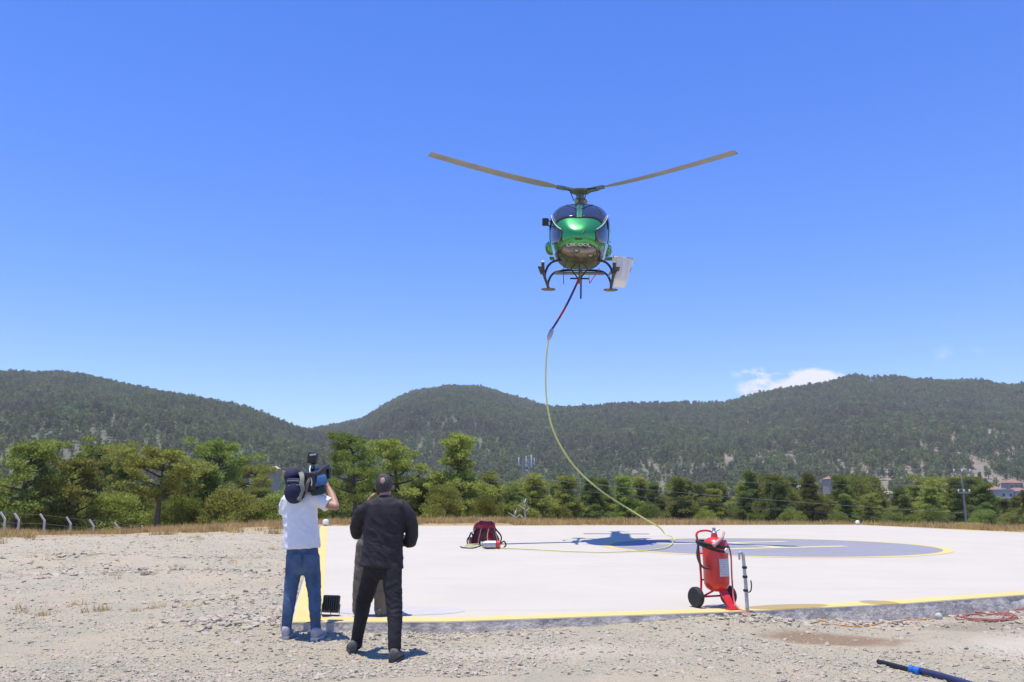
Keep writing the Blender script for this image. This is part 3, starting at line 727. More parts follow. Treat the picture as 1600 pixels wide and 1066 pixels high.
for cx, cy, rx, ry, n_, s0, s1 in ((-3.1, 9.8, .75, .42, 420, .012, .06), (-2.9, 10.6, .4, .8, 160, .012, .05), (-4.0, 12.2, 1.2, 1.2, 200, .015, .06), (2.85, 10.0, .5, .2, 160, .01, .045), (4.3, 10.35, 1.2, .2, 220, .01, .05), (-1.0, 9.2, 1.3, .16, 220, .01, .04), (3.3, 8.1, .5, .3, 160, .01, .03), (-7, 16.5, 2.4, 1.4, 320, .02, .09), (-10, 20, 3, 1.6, 260, .02, .1), (6.8, 11.3, 1.2, .25, 150, .01, .06)):
    for _ in range(n_):
        x, y = cx + rf.gauss(0, rx * .6), cy + rf.gauss(0, ry * .6)
        if not inside_pad(x, y): stone(x, y, s0 + (s1 - s0) * rf.random() ** 2.4)
scatter('gravel', gv, sp_, 'grey and beige gravel strewn over the bare ground', 'gravel')

# ------------------------------------------------------------------ fence of white concrete posts on the left
MT['post'] = pmat('whitewashed concrete', (.60, .57, .50), .85, 0, .12, 3)
MT['wire'] = pmat('fence wire', (.16, .16, .15), .6, .5)
fence = tag(empty('fence', tuple(at(60, 826, 49))), 'wire fence on white concrete posts with bent tops, by the pines', 'fence')
fl = fence.location
posts = []
for u, vt, Y in ((-95, 798, 45), (-42, 799, 46), (2, 800, 47), (24, 802, 48), (64, 803, 49.5), (105, 808, 51.5), (141, 812, 53.5), (180, 816, 55.5), (222, 821, 57.5)):
    T_ = at(u, vt, Y); g = gz(T_.x, Y); top_ = T_.z; k = .42
    a = Vector((T_.x + .26, Y, g - .2)) - fl; b = Vector((T_.x + .26, Y, top_ - k)) - fl; c = Vector((T_.x - .04, Y - .03, top_)) - fl
    mb = MB(); mb.tube([a, b - Vector((0, 0, .05)), b + Vector((-.02, 0, .04)), c], [.065, .065, .065, .055], 4, side=(1, 1, 0)); mb.build('post', MT['post'], fence, smooth=30)
    posts.append((b, c))
for f_ in (.15, .5, .85, 1.3):
    mb = MB(); mb.tube([b - Vector((0, 0, f_)) for b, c in posts], .012, 4); mb.build('wire', MT['wire'], fence)
mb = MB(); mb.tube([c - Vector((0, 0, .05)) for b, c in posts], .012, 4); mb.build('wire', MT['wire'], fence)

# ------------------------------------------------------------------ utility pole, lines, mast
pl = at(1510, 818, 80); pg = gz(pl.x, 80)
pole = tag(empty('utility_pole', (pl.x, 80, pg)), 'tall pale utility pole with crossbars, standing among the pines at right', 'pole')
ph = at(1508, 737, 80).z - pg
MT['pole'] = pmat('weathered pole', (.38, .35, .30), .9, 0, .15, 2)
mb = MB(); mb.tube([(0, 0, -.5), (0, 0, ph)], [.12, .07], 10); mb.build('shaft', MT['pole'], pole)
for z, L in ((ph - .1, 1.7), (ph - 2.0, 1.15)):
    mb = MB(); mb.box((0, -.15, z), (L, .12, .14)); mb.build('crossbar', MT['pole'], pole, smooth=0)
    for x in (-.45, .0, .45):
        mb = MB(); mb.lathe([(.02, 0), (.07, .03), (.05, .1), (.08, .16), (.03, .26)], 8, Matrix.Translation((x * L, -.15, z + .07))); mb.build('insulator', MT['white_plastic'], pole)
for x in (-.8, -.35, .35, .8):
    mb = MB(); mb.tube([(x * .95, -.15, ph - .2), (x * .65, -.15, ph - 1.95)], .02, 5); mb.build('drop_cable', MT['wire'], pole)
MT['line'] = pmat('aluminium cable', (.20, .20, .19), .8, 0)
def wire(u0, v0, Y0, u1, v1, Y1, sag, lab, r_=.017):
    a, b = at(u0, v0, Y0), at(u1, v1, Y1); P_ = []
    for i in range(25):
        q = i / 24; p_ = a.lerp(b, q); p_.z -= sag * 4 * q * (1 - q); P_.append(p_)
    mb = MB(); mb.tube(P_, r_, 5); o = mb.build('power_line', MT['line']); tag(o, lab, 'power line', 'power lines over the trees')
wire(640, 728, 66, 1760, 813, 84, .6, 'upper of the two cables slanting down in front of the right-hand pines')
wire(640, 738, 66, 1760, 826, 84, .7, 'lower of the two cables slanting down in front of the right-hand pines')
pt = Vector((pl.x, 80, 0)) + Vector((0, -.15, pg + ph + .2)); wu, wv = proj(pt)
wire(700, 716, 180, wu, wv, 79.85, 1.0, 'high cable crossing the hillside to the utility pole top')
wire(700, 724, 180, wu, wv + 26, 79.85, 1.0, 'cable crossing the hillside to the lower crossbar of the utility pole')
mt_ = at(822, 738, 150); mast = tag(empty('lattice_mast', (mt_.x, 150, gz(mt_.x, 150))), 'pale lattice mast top poking above the pines behind the red bucket', 'mast')
mh = at(822, 716, 150).z - mast.location.z
MT['mast'] = pmat('galvanised mast', (.40, .38, .35), .8, 0)
for k, (x, y) in enumerate(((-.7, 0), (.7, 0), (0, .9))):
    mb = MB(); mb.tube([(x * 1.3, y * 1.3, -.5), (x * .8, y * .8, mh)], .09, 6); mb.build('leg', MT['mast'], mast)
mb = MB()
for k in range(14):
    z = mh * k / 14; s_ = 1.3 - .5 * k / 14; s2 = 1.3 - .5 * (k + 1) / 14; z2 = mh * (k + 1) / 14
    mb.tube([(-.7 * s_, 0, z), (.7 * s2, 0, z2)], .035, 4); mb.tube([(.7 * s_, 0, z), (-.7 * s2, 0, z2)], .035, 4); mb.tube([(.7 * s_, 0, z), (0, .9 * s2, z2)], .035, 4)
mb.build('bracing', MT['mast'], mast)
for x, h_, d in ((-1.3, 1.5, .16), (.0, 2.0, .14), (.95, 2.3, .18), (1.5, 1.2, .14)):
    mb = MB(); mb.box((x, -.3, mh - .6), (d * 1.4, .12, h_), bev=.02); mb.build('antenna', MT['white_plastic'], mast)

# ------------------------------------------------------------------ village houses and minaret
MT['wall_w'] = pmat('white render', (.45, .42, .38), .9, 0, .08, .4); MT['wall_c'] = pmat('cream render', (.38, .32, .25), .9, 0, .1, .4)
MT['tile'] = pmat('red roof tile', (.30, .16, .12), .9, 0, .25, 1.5); MT['roof_w'] = pmat('pale sheet roof', (.42, .40, .38), .8, 0, .1, .5)
MT['win'] = pmat('dark window glass', (.03, .035, .045), .15)
def house(u, vbase, Y, wd, dp, ht, rz, roof, wall, lab):
    b = at(u, vbase, Y); h = empty('house', (b.x, Y, b.z), rz); tag(h, lab, 'house', 'village houses in the valley')
    mb = MB(); mb.box((0, 0, ht / 2 - 4), (wd, dp, ht + 8)); mb.build('wall', MT[wall], h, smooth=0)
    if roof == 'flat':
        mb = MB(); mb.box((0, 0, ht + .15), (wd + .6, dp + .6, .3)); mb.box((0, 0, ht + .5), (wd * .3, dp * .3, .8)); mb.build('roof', MT['roof_w'], h, smooth=0)
    else:
        e = .5; rh = dp * .24; x, y = wd / 2 + e, dp / 2 + e
        mb = MB(); mb.add([(-x, -y, ht), (x, -y, ht), (x, y, ht), (-x, y, ht), (-x + dp * .35, 0, ht + rh), (x - dp * .35, 0, ht + rh)], [(0, 1, 5, 4), (1, 2, 5), (2, 3, 4, 5), (3, 0, 4), (3, 2, 1, 0)])
        mb.build('roof', MT['tile' if roof == 'tile' else 'roof_w'], h, smooth=0)
    nf = max(1, int(ht / 2.9)); nw = max(2, int(wd / 3.2))
    for f_ in range(nf):
        for k in range(nw):
            x = -wd / 2 + wd * (k + .5) / nw; z = f_ * 2.9 + 1.6
            mb = MB(); mb.box((x, -dp / 2 - .02, z), (1.15, .1, 1.3)); wn = mb.build('window', MT['win'], h, smooth=0)
            mb = MB(); mb.box((x, -dp / 2 - .06, z - .72), (1.4, .22, .12)); mb.build('sill', MT['wall_w'], wn, smooth=0)
    mb = MB(); mb.box((0, -dp / 2 - .5, 2.85), (wd * .5, 1.0, .18)); mb.build('balcony', MT['wall_w'], h, smooth=0)
house(1552, 787, 430, 9, 8, 7, .25, 'tile', 'wall_w', 'village house with red roof at far right, left of the pair of white fronts')
house(1570, 788, 420, 6.5, 7, 7, -.1, 'flat', 'wall_w', 'flat-roofed white house in the middle of the far right cluster')
house(1592, 788, 425, 8, 7, 6.5, .1, 'tile', 'wall_w', 'rightmost white house with red roof at the picture edge')
house(1582, 764, 560, 10, 8, 4, .1, 'tile', 'wall_c', 'small house up the slope behind the far right cluster')
house(1388, 801, 235, 4.5, 4.5, 2.6, .5, 'tile', 'wall_c', 'small red-roofed house between the pines right of the pad lamp')
house(1385, 779, 330, 12, 4.5, 1.8, .75, 'white', 'wall_w', 'long low shed with pale sheet roof above the small red house')
house(1345, 759, 520, 8, 6, 2.6, -.2, 'white', 'wall_c', 'pale-roofed house on the slope above the white pad lamp')
house(1300, 760, 500, 8, 7, 4.2, .2, 'tile', 'wall_c', 'pinkish house with red roof showing between two pointed pines')
house(1353, 772, 470, 6, 5, 2.4, .1, 'tile', 'wall_w', 'little red-roofed house below the pale-roofed one')
house(1186, 772, 420, 6, 5, 2, 0, 'white', 'wall_c', 'pale flat-roofed house above the fire extinguisher')
house(1250, 768, 470, 5, 5, 2.2, .2, 'white', 'wall_w', 'tiny pale house left of the tallest pointed pine')
house(75, 720, 720, 15, 7, 3.2, .1, 'tile', 'wall_w', 'row house with pale front at the foot of the left hill, nearest the left edge')
house(132, 721, 720, 7, 6, 3, -.2, 'tile', 'wall_w', 'small pale house at the foot of the left hill, beside the dark flat-topped pine')
house(424, 740, 330, 6, 5, 1.8, .15, 'white', 'wall_c', 'white low house glimpsed left of the cameraman')
mn = at(1135, 790, 480); mi = tag(empty('minaret', (mn.x, 480, mn.z)), 'slender white minaret with pointed cap among the trees', 'minaret')
mb = MB(); mb.lathe([(1.1, -6), (1.05, 0), (.85, 4.4), (.8, 6.5)], 14); mb.build('shaft', MT['wall_w'], mi)
mb = MB(); mb.lathe([(.8, 4.4), (1.35, 4.9), (1.35, 5.5), (.8, 5.5)], 14); mb.build('balcony', MT['wall_w'], mi)
mb = MB(); mb.lathe([(.95, 6.5), (.6, 7.8), (.04, 9.6)], 14); mb.build('cap', MT['roof_w'], mi)

# ------------------------------------------------------------------ pad lamps at the far corners
def pad_lamp(x, y, lab, s=1.0):
    o = tag(empty('pad_lamp', (x, y, 0.0)), lab, 'lamp', 'white lamps on the far corners of the pad'); o.scale = (s, s, s)
    mb = MB(); mb.lathe([(.16, .0), (.16, .03), (.09, .05), (.09, .1)], 16); mb.build('base', MT['steel'], o)
    mb = MB(); mb.lathe([(.09, .1), (.17, .12), (.18, .3), (.13, .38), (.02, .41)], 16); mb.build('lens', MT['white_plastic'], o)
q = onz(503, 822.5); pad_lamp(q.x + .12, 40.1, 'small white lamp on the far left corner of the pad', .8)
pad_lamp(17.15, 41.9, 'small white lamp on the far right corner of the pad', .55)

# ------------------------------------------------------------------ helicopter
def car_paint(name, col, metal=.55, rough=.24):
    m, t, p, o = mat_new(name); co = N(t, 'ShaderNodeTexCoord').outputs['Object']
    c = ramp(t, noise_n(t, co, 1.2, 5), [(.3, tuple(x * .9 for x in col)), (.7, tuple(x * 1.08 for x in col))])
    t.links.new(mix(t, M(t, 'MULTIPLY', ramp(t, noise_n(t, co, 9, 7, .75), [(.55, 0.0), (.75, 1.0)]), .25), c, (.09, .085, .07)), p.inputs['Base Color'])
    p.inputs['Metallic'].default_value = metal; p.inputs['Roughness'].default_value = rough; p.inputs['Coat Weight'].default_value = .9; p.inputs['Coat Roughness'].default_value = .05
    return m
MT['green'] = car_paint('metallic green paint', (.035, .34, .07))
MT['belly'] = car_paint('dark bronze paint', (.035, .032, .028), .3, .22)
MT['green_d'] = car_paint('dark green paint', (.012, .12, .035))
m, t, p, o_ = mat_new('tinted glass'); p.inputs['Base Color'].default_value = (.022, .025, .035, 1); p.inputs['Roughness'].default_value = .06; p.inputs['Specular IOR Level'].default_value = .8; p.inputs['Coat Weight'].default_value = .6
co = N(t, 'ShaderNodeTexCoord').outputs['Object']; t.links.new(ramp(t, noise_n(t, co, 2, 3), [(.3, (.016, .018, .026)), (.7, (.045, .045, .055))]), p.inputs['Base Color'])
MT['glass'] = m
MT['blade'] = pmat('blade composite', (.30, .29, .28), .6, 0, .15, 2)
MT['blade_edge'] = pmat('blade erosion strip', (.33, .33, .33), .35, .7)
MT['hub'] = pmat('hub metal', (.20, .21, .20), .45, .6, .25, 9)
MT['mesh_white'] = pmat('white netting', (.78, .78, .78), .7, 0, .06, 5)
HS = [(0, .03, .98, 1.04), (.05, .20, .87, 1.17), (.15, .38, .76, 1.30), (.32, .55, .68, 1.46), (.6, .72, .615, 1.70), (.95, .84, .57, 1.98), (1.3, .905, .55, 2.20), (1.7, .945, .535, 2.36), (2.2, .96, .53, 2.42), (2.9, .945, .535, 2.41), (3.5, .86, .56, 2.40), (4.1, .70, .66, 2.33), (4.7, .48, .90, 2.18), (5.2, .31, 1.22, 2.02), (5.6, .255, 1.40, 1.95), (7.5, .215, 1.50, 1.91), (9.4, .16, 1.60, 1.87), (10.2, .11, 1.68, 1.84)]
def hsec(s):
    s = max(HS[0][0], min(HS[-1][0], s))
    for i in range(len(HS) - 1):
        if s <= HS[i + 1][0]:
            p0, p1, p2, p3 = HS[max(0, i - 1)], HS[i], HS[i + 1], HS[min(len(HS) - 1, i + 2)]
            L = p2[0] - p1[0]; t_ = (s - p1[0]) / L; out = []
            for k in (1, 2, 3):
                m1 = (p2[k] - p0[k]) / max(1e-6, p2[0] - p0[0]) * L; m2 = (p3[k] - p1[k]) / max(1e-6, p3[0] - p1[0]) * L
                out.append((2 * t_ ** 3 - 3 * t_ ** 2 + 1) * p1[k] + (t_ ** 3 - 2 * t_ ** 2 + t_) * m1 + (-2 * t_ ** 3 + 3 * t_ ** 2) * p2[k] + (t_ ** 3 - t_ ** 2) * m2)
            return out
    return HS[-1][1:]
def HP(s, th, off=0.0):
    """point on the hull: s metres back from the nose, th radians from the top"""
    a, zb, zt = hsec(s); e = 2 / 2.9
    sn, cs = math.sin(th), math.cos(th)
    x = (a + off) * math.copysign(abs(sn) ** e, sn); z = (zb + zt) / 2 + ((zt - zb) / 2 + off) * math.copysign(abs(cs) ** e, cs)
    return Vector((x, s - 3.05 - off * max(0, 1 - s / .8), z))
heli = tag(empty('helicopter'), 'green helicopter hovering above the helipad, nose to the viewer', 'helicopter')
def hull_patch(name, mat, s0, s1, th0, th1, off, ns=14, nth=18, parent=heli, edge=None):
    mb = MB()
    for i in range(ns + 1):
        for j in range(nth + 1):
            fs_, ft = i / ns, j / nth
            t0 = th0(fs_) if callable(th0) else th0; t1 = th1(fs_) if callable(th1) else th1
            th = t0 + (t1 - t0) * ft
            a0 = s0(th) if callable(s0) else s0; a1 = s1(th) if callable(s1) else s1
            mb.v.append(tuple(HP(a0 + (a1 - a0) * fs_, th, off)))
    for i in range(ns):
        for j in range(nth):
            k = i * (nth + 1) + j; mb.f.append((k, k + 1, k + nth + 2, k + nth + 1))
    o = mb.build(name, mat, parent, smooth=180)
    sm = o.modifiers.new('skin', 'SOLIDIFY'); sm.thickness = .012; sm.offset = 1
    return o
srow = [0, .02, .05, .1, .15, .22, .3, .4, .5, .62, .75, .9, 1.05, 1.2, 1.4, 1.6, 1.8, 2.05, 2.3, 2.6, 2.9, 3.2, 3.5, 3.8, 4.1, 4.4, 4.7, 5.0, 5.3, 5.6]
def ring_mesh(rows, nth=48):
    mb = MB()
    for s in rows:
        for k in range(nth): mb.v.append(tuple(HP(s, 2 * math.pi * k / nth)))
    for i in range(len(rows) - 1):
        for k in range(nth):
            k2 = (k + 1) % nth; mb.f.append((i * nth + k, i * nth + k2, (i + 1) * nth + k2, (i + 1) * nth + k))
    mb.f.append(tuple(range(nth))); mb.f.append(tuple((len(rows) - 1) * nth + k for k in range(nth - 1, -1, -1)))
    return mb
fus = ring_mesh(srow).build('fuselage', MT['green'], heli, smooth=180)
boom = ring_mesh([5.6, 6.5, 7.5, 8.5, 9.4, 10.2], 24).build('tail_boom', MT['green_d'], heli, smooth=180)
# dark belly wraps up round the nose
hull_patch('belly_panel', MT['belly'], .015, 4.9, lambda f: math.pi * (.735 - .03 * f), lambda f: math.pi * (1.265 + .03 * f), .004, 26, 34)
# windscreen: two halves with a centre post
for sg in (-1, 1):
    ws = hull_patch('windscreen', MT['glass'], lambda th: .56 + .10 * abs(th), lambda th: 1.95 - .22 * abs(th), sg * .035, sg * 1.08, .006, 12, 14)
    if sg == 1: tag(ws)
    hull_patch('chin_window', MT['glass'], lambda th: .20 + .04 * abs(th), lambda th: 1.0 + .04 * abs(th), sg * 1.26, sg * 1.95, .006, 8, 10)
    dr = hull_patch('door', MT['green'], 1.30, 2.72, sg * 1.18, sg * 1.86, .006, 10, 12)
    dw = hull_patch('door_window', MT['glass'], 1.12, 2.55, sg * 1.14, sg * 1.52, .022, 10, 10, dr)
    mb = MB(); mb.tube([HP(2.35, sg * 1.66, .03), HP(2.55, sg * 1.66, .03)], .018, 6); mb.build('door_handle', MT['dark_metal'], dr)
    hull_patch('rear_window', MT['glass'], 2.82, 3.35, sg * 1.12, sg * 1.5, .006, 6, 8)
    mb = MB(); mb.tube([HP(.30 + .145 * k, sg * (1.20 - .012 * k), .03) for k in range(10)], .010, 6); mb.build('windscreen_frame', MT['white_paint'], heli)
mb = MB(); mb.tube([HP(.56 + .115 * k, 0, .012) for k in range(12)], .022, 6); mb.build('centre_post', MT['dark_metal'], heli)
mb = MB(); mb.tube([HP(.56 + .10 * abs(k * .09), k * .09, .010) for k in range(-12, 13)], .011, 5); mb.build('windscreen_seal', MT['black_plastic'], heli)
mb = MB(); mb.tube([HP(.98, .02, .05), HP(1.45, .28, .045)], .012, 5); mb.tube([HP(.98, -.02, .05), HP(1.45, -.3, .045)], .012, 5); mb.build('wiper', MT['black_plastic'], heli)
# wire cutters above and below the windscreen
mb = MB(); a = HP(1.75, 0, .0); mb.tube([a, a + Vector((0, -.12, .26)), a + Vector((0, .1, .12))], .016, 5); mb.build('wire_cutter', MT['black_plastic'], heli)
a = HP(.16, math.pi, 0); mb = MB(); mb.tube([HP(.10, .5, .0), HP(.10, .5, .0) + Vector((-.08, -.12, -.16))], .014, 5); mb.build('pitot_tube', MT['black_plastic'], heli)
# registration lettering wrapped on the nose
cu = bpy.data.curves.new('lettering', 'FONT'); cu.body = 'OIK-OOL'; cu.align_x = 'CENTER'; cu.align_y = 'CENTER'; cu.size = 1.0; cu.extrude = .02
to = bpy.data.objects.new('lettering_tmp', cu); COL.objects.link(to); bpy.context.view_layer.update()
me = bpy.data.meshes.new_from_object(to.evaluated_get(bpy.context.evaluated_depsgraph_get())); bpy.data.objects.remove(to)
bm = bmesh.new(); bm.from_mesh(me); bmesh.ops.subdivide_edges(bm, edges=bm.edges[:], cuts=2); bm.to_mesh(me); bm.free()
def nose_pt(x, z, off):
    # first hull point met going back from the nose at this x, z
    for i in range(1, 240):
        s = i * .006; a, zb, zt = hsec(s); ax_ = abs(x) / max(a, 1e-4); bz = abs(z - (zb + zt) / 2) / max((zt - zb) / 2, 1e-4)
        if ax_ ** 2.9 + bz ** 2.9 <= 1: return Vector((x, s - 3.05 - off, z))
    return Vector((x, -2, z))
xs = [v.co.x for v in me.vertices]; wdt = max(xs) - min(xs)
for v in me.vertices:
    x = v.co.x / wdt * .72; z = .765 + v.co.y * .115
    v.co = nose_pt(x, z, .026 + (.008 if v.co.z > 0 else 0))
obj('lettering', me, MT['white_paint'], heli, smooth=0)
# landing lights in the nose
for lx, lz in ((-.06, .655), (.36, .60)):
    c = nose_pt(lx, lz, .01); nrm = Vector((c.x * .3, -.75, -.65)).normalized(); Mx = Matrix.Translation(c) @ nrm.to_track_quat('Z', 'Y').to_matrix().to_4x4()
    mb = MB(); mb.lathe([(.10, -.06), (.105, .02), (.085, .03), (.08, .01)], 18, Mx); ll = mb.build('landing_light', MT['black_plastic'], heli)
    mb = MB(); mb.lathe([(.001, .028), (.05, .024), (.078, .01), (.078, 0)], 18, Mx); mb.build('lamp_glass', MT['steel'], ll)
# mirror and side locker
mb = MB(); mb.tube([(-.86, -1.95, 1.65), (-1.0, -2.1, 1.70)], .018, 6); mb.tube([(-.88, -1.95, 1.5), (-1.0, -2.1, 1.55)], .018, 6)
mir = mb.build('mirror_arm', MT['dark_metal'], heli); mb = MB(); mb.box((-1.04, -2.12, 1.62), (.2, .1, .24), bev=.03); mb.build('mirror', MT['black_plastic'], mir)
mb = MB(); mb.ellipsoid((-.93, -.35, 1.12), (.22, .75, .20), 18, 12); mb.build('side_locker', MT['green'], heli)
mb = MB(); mb.ellipsoid((.86, -.25, 1.08), (.22, .75, .20), 18, 12); mb.build('side_locker', MT['green'], heli)
# engine cowling, exhaust
mb = MB(); rings = [(-.35, .22, 2.34, 2.42), (-.1, .36, 2.28, 2.50), (.4, .46, 2.22, 2.62), (1.0, .46, 2.18, 2.66), (1.7, .38, 2.1, 2.58), (2.2, .26, 2.0, 2.4), (2.6, .14, 1.95, 2.2)]
for y, a, zb, zt in rings:
    for k in range(24):
        q = 2 * math.pi * k / 24; mb.v.append((a * math.cos(q), y, (zb + zt) / 2 + (zt - zb) / 2 * math.sin(q)))
for i in range(len(rings) - 1):
    for k in range(24): mb.f.append((i * 24 + k, i * 24 + (k + 1) % 24, (i + 1) * 24 + (k + 1) % 24, (i + 1) * 24 + k))
mb.f += [tuple(range(24)), tuple((len(rings) - 1) * 24 + k for k in range(24))]
mb.build('engine_cowling', MT['green'], heli, smooth=60)
mb = MB(); mb.tube([(0, 2.0, 2.35), (0, 2.5, 2.5), (0, 2.8, 2.62)], [.16, .17, .18], 16); mb.build('exhaust', MT['dark_metal'], heli)
# mast, swashplate, hub, blades
rot = empty('main_rotor', (0, 0, 0)); rot.parent = heli
mb = MB(); mb.tube([(0, 0, 2.4), (0, 0, 3.12)], .07, 14); mb.lathe([(.12, 2.66), (.16, 2.69), (.16, 2.73), (.09, 2.76)], 20); mb.lathe([(.09, 2.84), (.14, 2.87), (.14, 2.93), (.08, 2.96)], 20); mb.build('mast', MT['hub'], rot)
mb = MB(); mb.lathe([(.10, 3.03), (.30, 3.07), (.36, 3.11), (.36, 3.16), (.26, 3.2), (.05, 3.22)], 24); mb.build('hub', MT['hub'], rot)
for ang in (R(-90 - 60), R(-90 + 60), R(90)):
    Mz = Matrix.Rotation(ang, 4, 'Z') @ Matrix.Translation((0, 0, 3.13)) @ Matrix.Rotation(R(-2.0), 4, 'Y')
    mb = MB(); mb.box((.42, 0, .02), (.55, .16, .05), Mz, bev=.012); mb.box((.72, 0, .0), (.36, .12, .12), Mz, bev=.02); mb.tube([(.30, .14, -.02), (.62, .12, -.02)], .04, 8, Mz)
    arm = mb.build('starflex_arm', MT['hub'], rot, smooth=30)
    mb = MB(); mb.tube([(.34, -.12, .0), (.19, -.08, -.34)], .016, 6, Mz); mb.tube([(.62, -.06, .0), (.34, -.13, .0)], .026, 6, Mz); mb.build('pitch_link', MT['dark_metal'], arm)
    mb = MB(); prof = [(.5, 0), (.40, .028), (.2, .042), (-.1, .036), (-.5, .004), (-.1, -.014), (.2, -.022), (.40, -.018)]
    NB = 14
    for i in range(NB + 1):
        f_ = i / NB; r_ = .80 + 4.545 * f_; ch = .46 if f_ > .12 else .14 + (.46 - .14) * sstep(0, .12, f_)
        tw = R(6 - 5 * f_); dz = .30 * f_ ** 1.6
        for a, b in prof:
            y, z = a * ch, b * ch * 1.6; mb.v.append(tuple(Mz @ Vector((r_, y * math.cos(tw) - z * math.sin(tw), dz + y * math.sin(tw) + z * math.cos(tw)))))
    for i in range(NB):
        for k in range(8): mb.f.append((i * 8 + k, i * 8 + (k + 1) % 8, (i + 1) * 8 + (k + 1) % 8, (i + 1) * 8 + k))
    mb.f += [tuple(range(8)), tuple(NB * 8 + k for k in range(8))]
    mb.build('rotor_blade', MT['blade'], rot, smooth=30)
# tail
mb = MB(); mb.add([(0 + dx, y, z) for dx in (-.035, .035) for y, z in ((6.45, 1.8), (6.95, 1.85), (7.75, 2.95), (7.35, 2.95))], [(0, 1, 2, 3), (7, 6, 5, 4), (0, 4, 5, 1), (1, 5, 6, 2), (2, 6, 7, 3), (3, 7, 4, 0)]); mb.build('tail_fin', MT['green_d'], heli, smooth=0)
mb = MB(); mb.add([(0 + dx, y, z) for dx in (-.035, .035) for y, z in ((6.5, 1.7), (7.1, 1.65), (7.35, .42), (7.05, .40))], [(0, 1, 2, 3), (7, 6, 5, 4), (0, 4, 5, 1), (1, 5, 6, 2), (2, 6, 7, 3), (3, 7, 4, 0)]); mb.build('ventral_fin', MT['dark_metal'], heli, smooth=0)
for sg in (-1, 1):
    mb = MB(); mb.box((sg * .70, 4.9, 1.70), (1.05, .52, .06), bev=.015); mb.build('stabiliser', MT['green_d'], heli, smooth=30)
tr = empty('tail_rotor'); tr.parent = heli
mb = MB(); mb.tube([(.1, 6.75, 1.85), (.34, 6.75, 1.85)], .06, 10); mb.build('hub', MT['hub'], tr)
for q in (35, 215):
    mb = MB(); Mz = Matrix.Translation((.34, 6.75, 1.85)) @ Matrix.Rotation(R(q), 4, 'X'); mb.box((0, 0, .52), (.025, .2, .82), Mz, bev=.008); mb.build('rotor_blade', MT['blade'], tr, smooth=30)
# landing gear
for y in (-1.15, .95):
    mb = MB(); ys = y; P_ = [(-1.08, ys, .06), (-1.06, ys, .22), (-.97, ys, .42), (-.80, ys, .56), (-.5, ys, .61), (0, ys, .62), (.5, ys, .61), (.80, ys, .56), (.97, ys, .42), (1.06, ys, .22), (1.08, ys, .06)]
    mb.tube(catmull(P_, 4), .038, 10); mb.build('cross_tube', MT['black_plastic'], heli)
for sg in (-1, 1):
    mb = MB(); mb.tube(catmull([(sg * 1.08, -2.45, .34), (sg * 1.08, -2.2, .13), (sg * 1.08, -1.9, .05), (sg * 1.08, 0, .05), (sg * 1.08, 1.55, .05)], 6), .048, 10); sk = mb.build('skid', MT['dark_metal'], heli)
    mb = MB(); mb.lathe([(.02, -.03), (.25, -.03), (.27, 0), (.25, .03), (.02, .03)], 20, Matrix.Translation((sg * 1.08, 1.35, .0)) @ Matrix.Diagonal((.95, 1.1, .8, 1))); mb.build('bear_paw', pmat('scuffed plate', (.16, .14, .115), .7, .3, .35, 12) if sg == -1 else bpy.data.materials['scuffed plate'], sk, smooth=30)
    mb = MB(); mb.box((sg * 1.2, -.9, .30), (.16, 1.5, .03), bev=.01); mb.tube([(sg * 1.1, -1.1, .06), (sg * 1.2, -1.1, .3)], .018, 6); mb.tube([(sg * 1.1, -.6, .06), (sg * 1.2, -.6, .3)], .018, 6); mb.build('step', MT['dark_metal'], sk)
# cargo hook frame
mb = MB(); mb.tube([(-.28, .1, .52), (-.05, .1, .22), (.05, .1, .22), (.28, .1, .52)], .022, 6); mb.tube([(-.3, .1, .20), (.32, .1, .20)], .028, 6); mb.tube([(0, -.25, .54), (0, .1, .22), (0, .45, .54)], .02, 6)
hk = mb.build('hook_frame', MT['dark_metal'], heli); mb = MB(); mb.box((0, .1, .12), (.12, .14, .2), bev=.02); mb.build('cargo_hook', MT['hub'], hk, smooth=30)
mb = MB(); mb.tube(catmull([(.32, .1, .2), (.36, .1, .05), (.45, .1, .2), (.62, .05, .42), (.66, 0, .55)], 5), .014, 6); mb.build('release_cable', MT['red_paint'], heli)
mb = MB(); mb.tube([(-.52, .2, .6), (-.52, .2, .02)], .012, 6); mb.build('whip_antenna', MT['black_plastic'], heli)
mb = MB(); mb.box((.0, .9, .50), (1.7, .3, .07), bev=.02); mb.build('belly_rail', MT['hub'], heli, smooth=30)
# white side basket outboard of the right-hand skid
bs = empty('cargo_basket', (1.34, -.35, .10)); bs.parent = heli; bs.rotation_euler = (0, R(7), 0)
mb = MB(); n_ = 4
outer = []
for z, k in ((.62, 1.0), (.55, 1.0), (-.08, .76), (-.16, .6)):
    for x, y in ((-.30, -.7), (.30, -.7), (.30, .7), (-.30, .7)): mb.v.append((x * k, y * (k * .3 + .7), z))
for i in range(3):
    for k in range(4): mb.f.append((i * 4 + k, (i + 1) * 4 + k, (i + 1) * 4 + (k + 1) % 4, i * 4 + (k + 1) % 4))
mb.f.append((12, 13, 14, 15))
sh_ = mb.build('shell', MT['mesh_white'], bs, smooth=0, fix=False); sm = sh_.modifiers.new('thick', 'SOLIDIFY'); sm.thickness = .02
mb = MB(); mb.tube([(-.31, -.71, .62), (.31, -.71, .62), (.31, .71, .62), (-.31, .71, .62)], .03, 8, closed=True); mb.build('rim', MT['white_plastic'], bs)
for x in (-.2, 0, .2):
    mb = MB(); mb.tube([(x, -.715, .6), (x * .85, -.67, .02)], .014, 6); mb.build('rib', MT['white_plastic'], bs)
mb = MB(); mb.tube([(.285, -.5, .35), (.26, -.52, .2)], .02, 6); mb.build('latch', MT['red_paint'], bs)
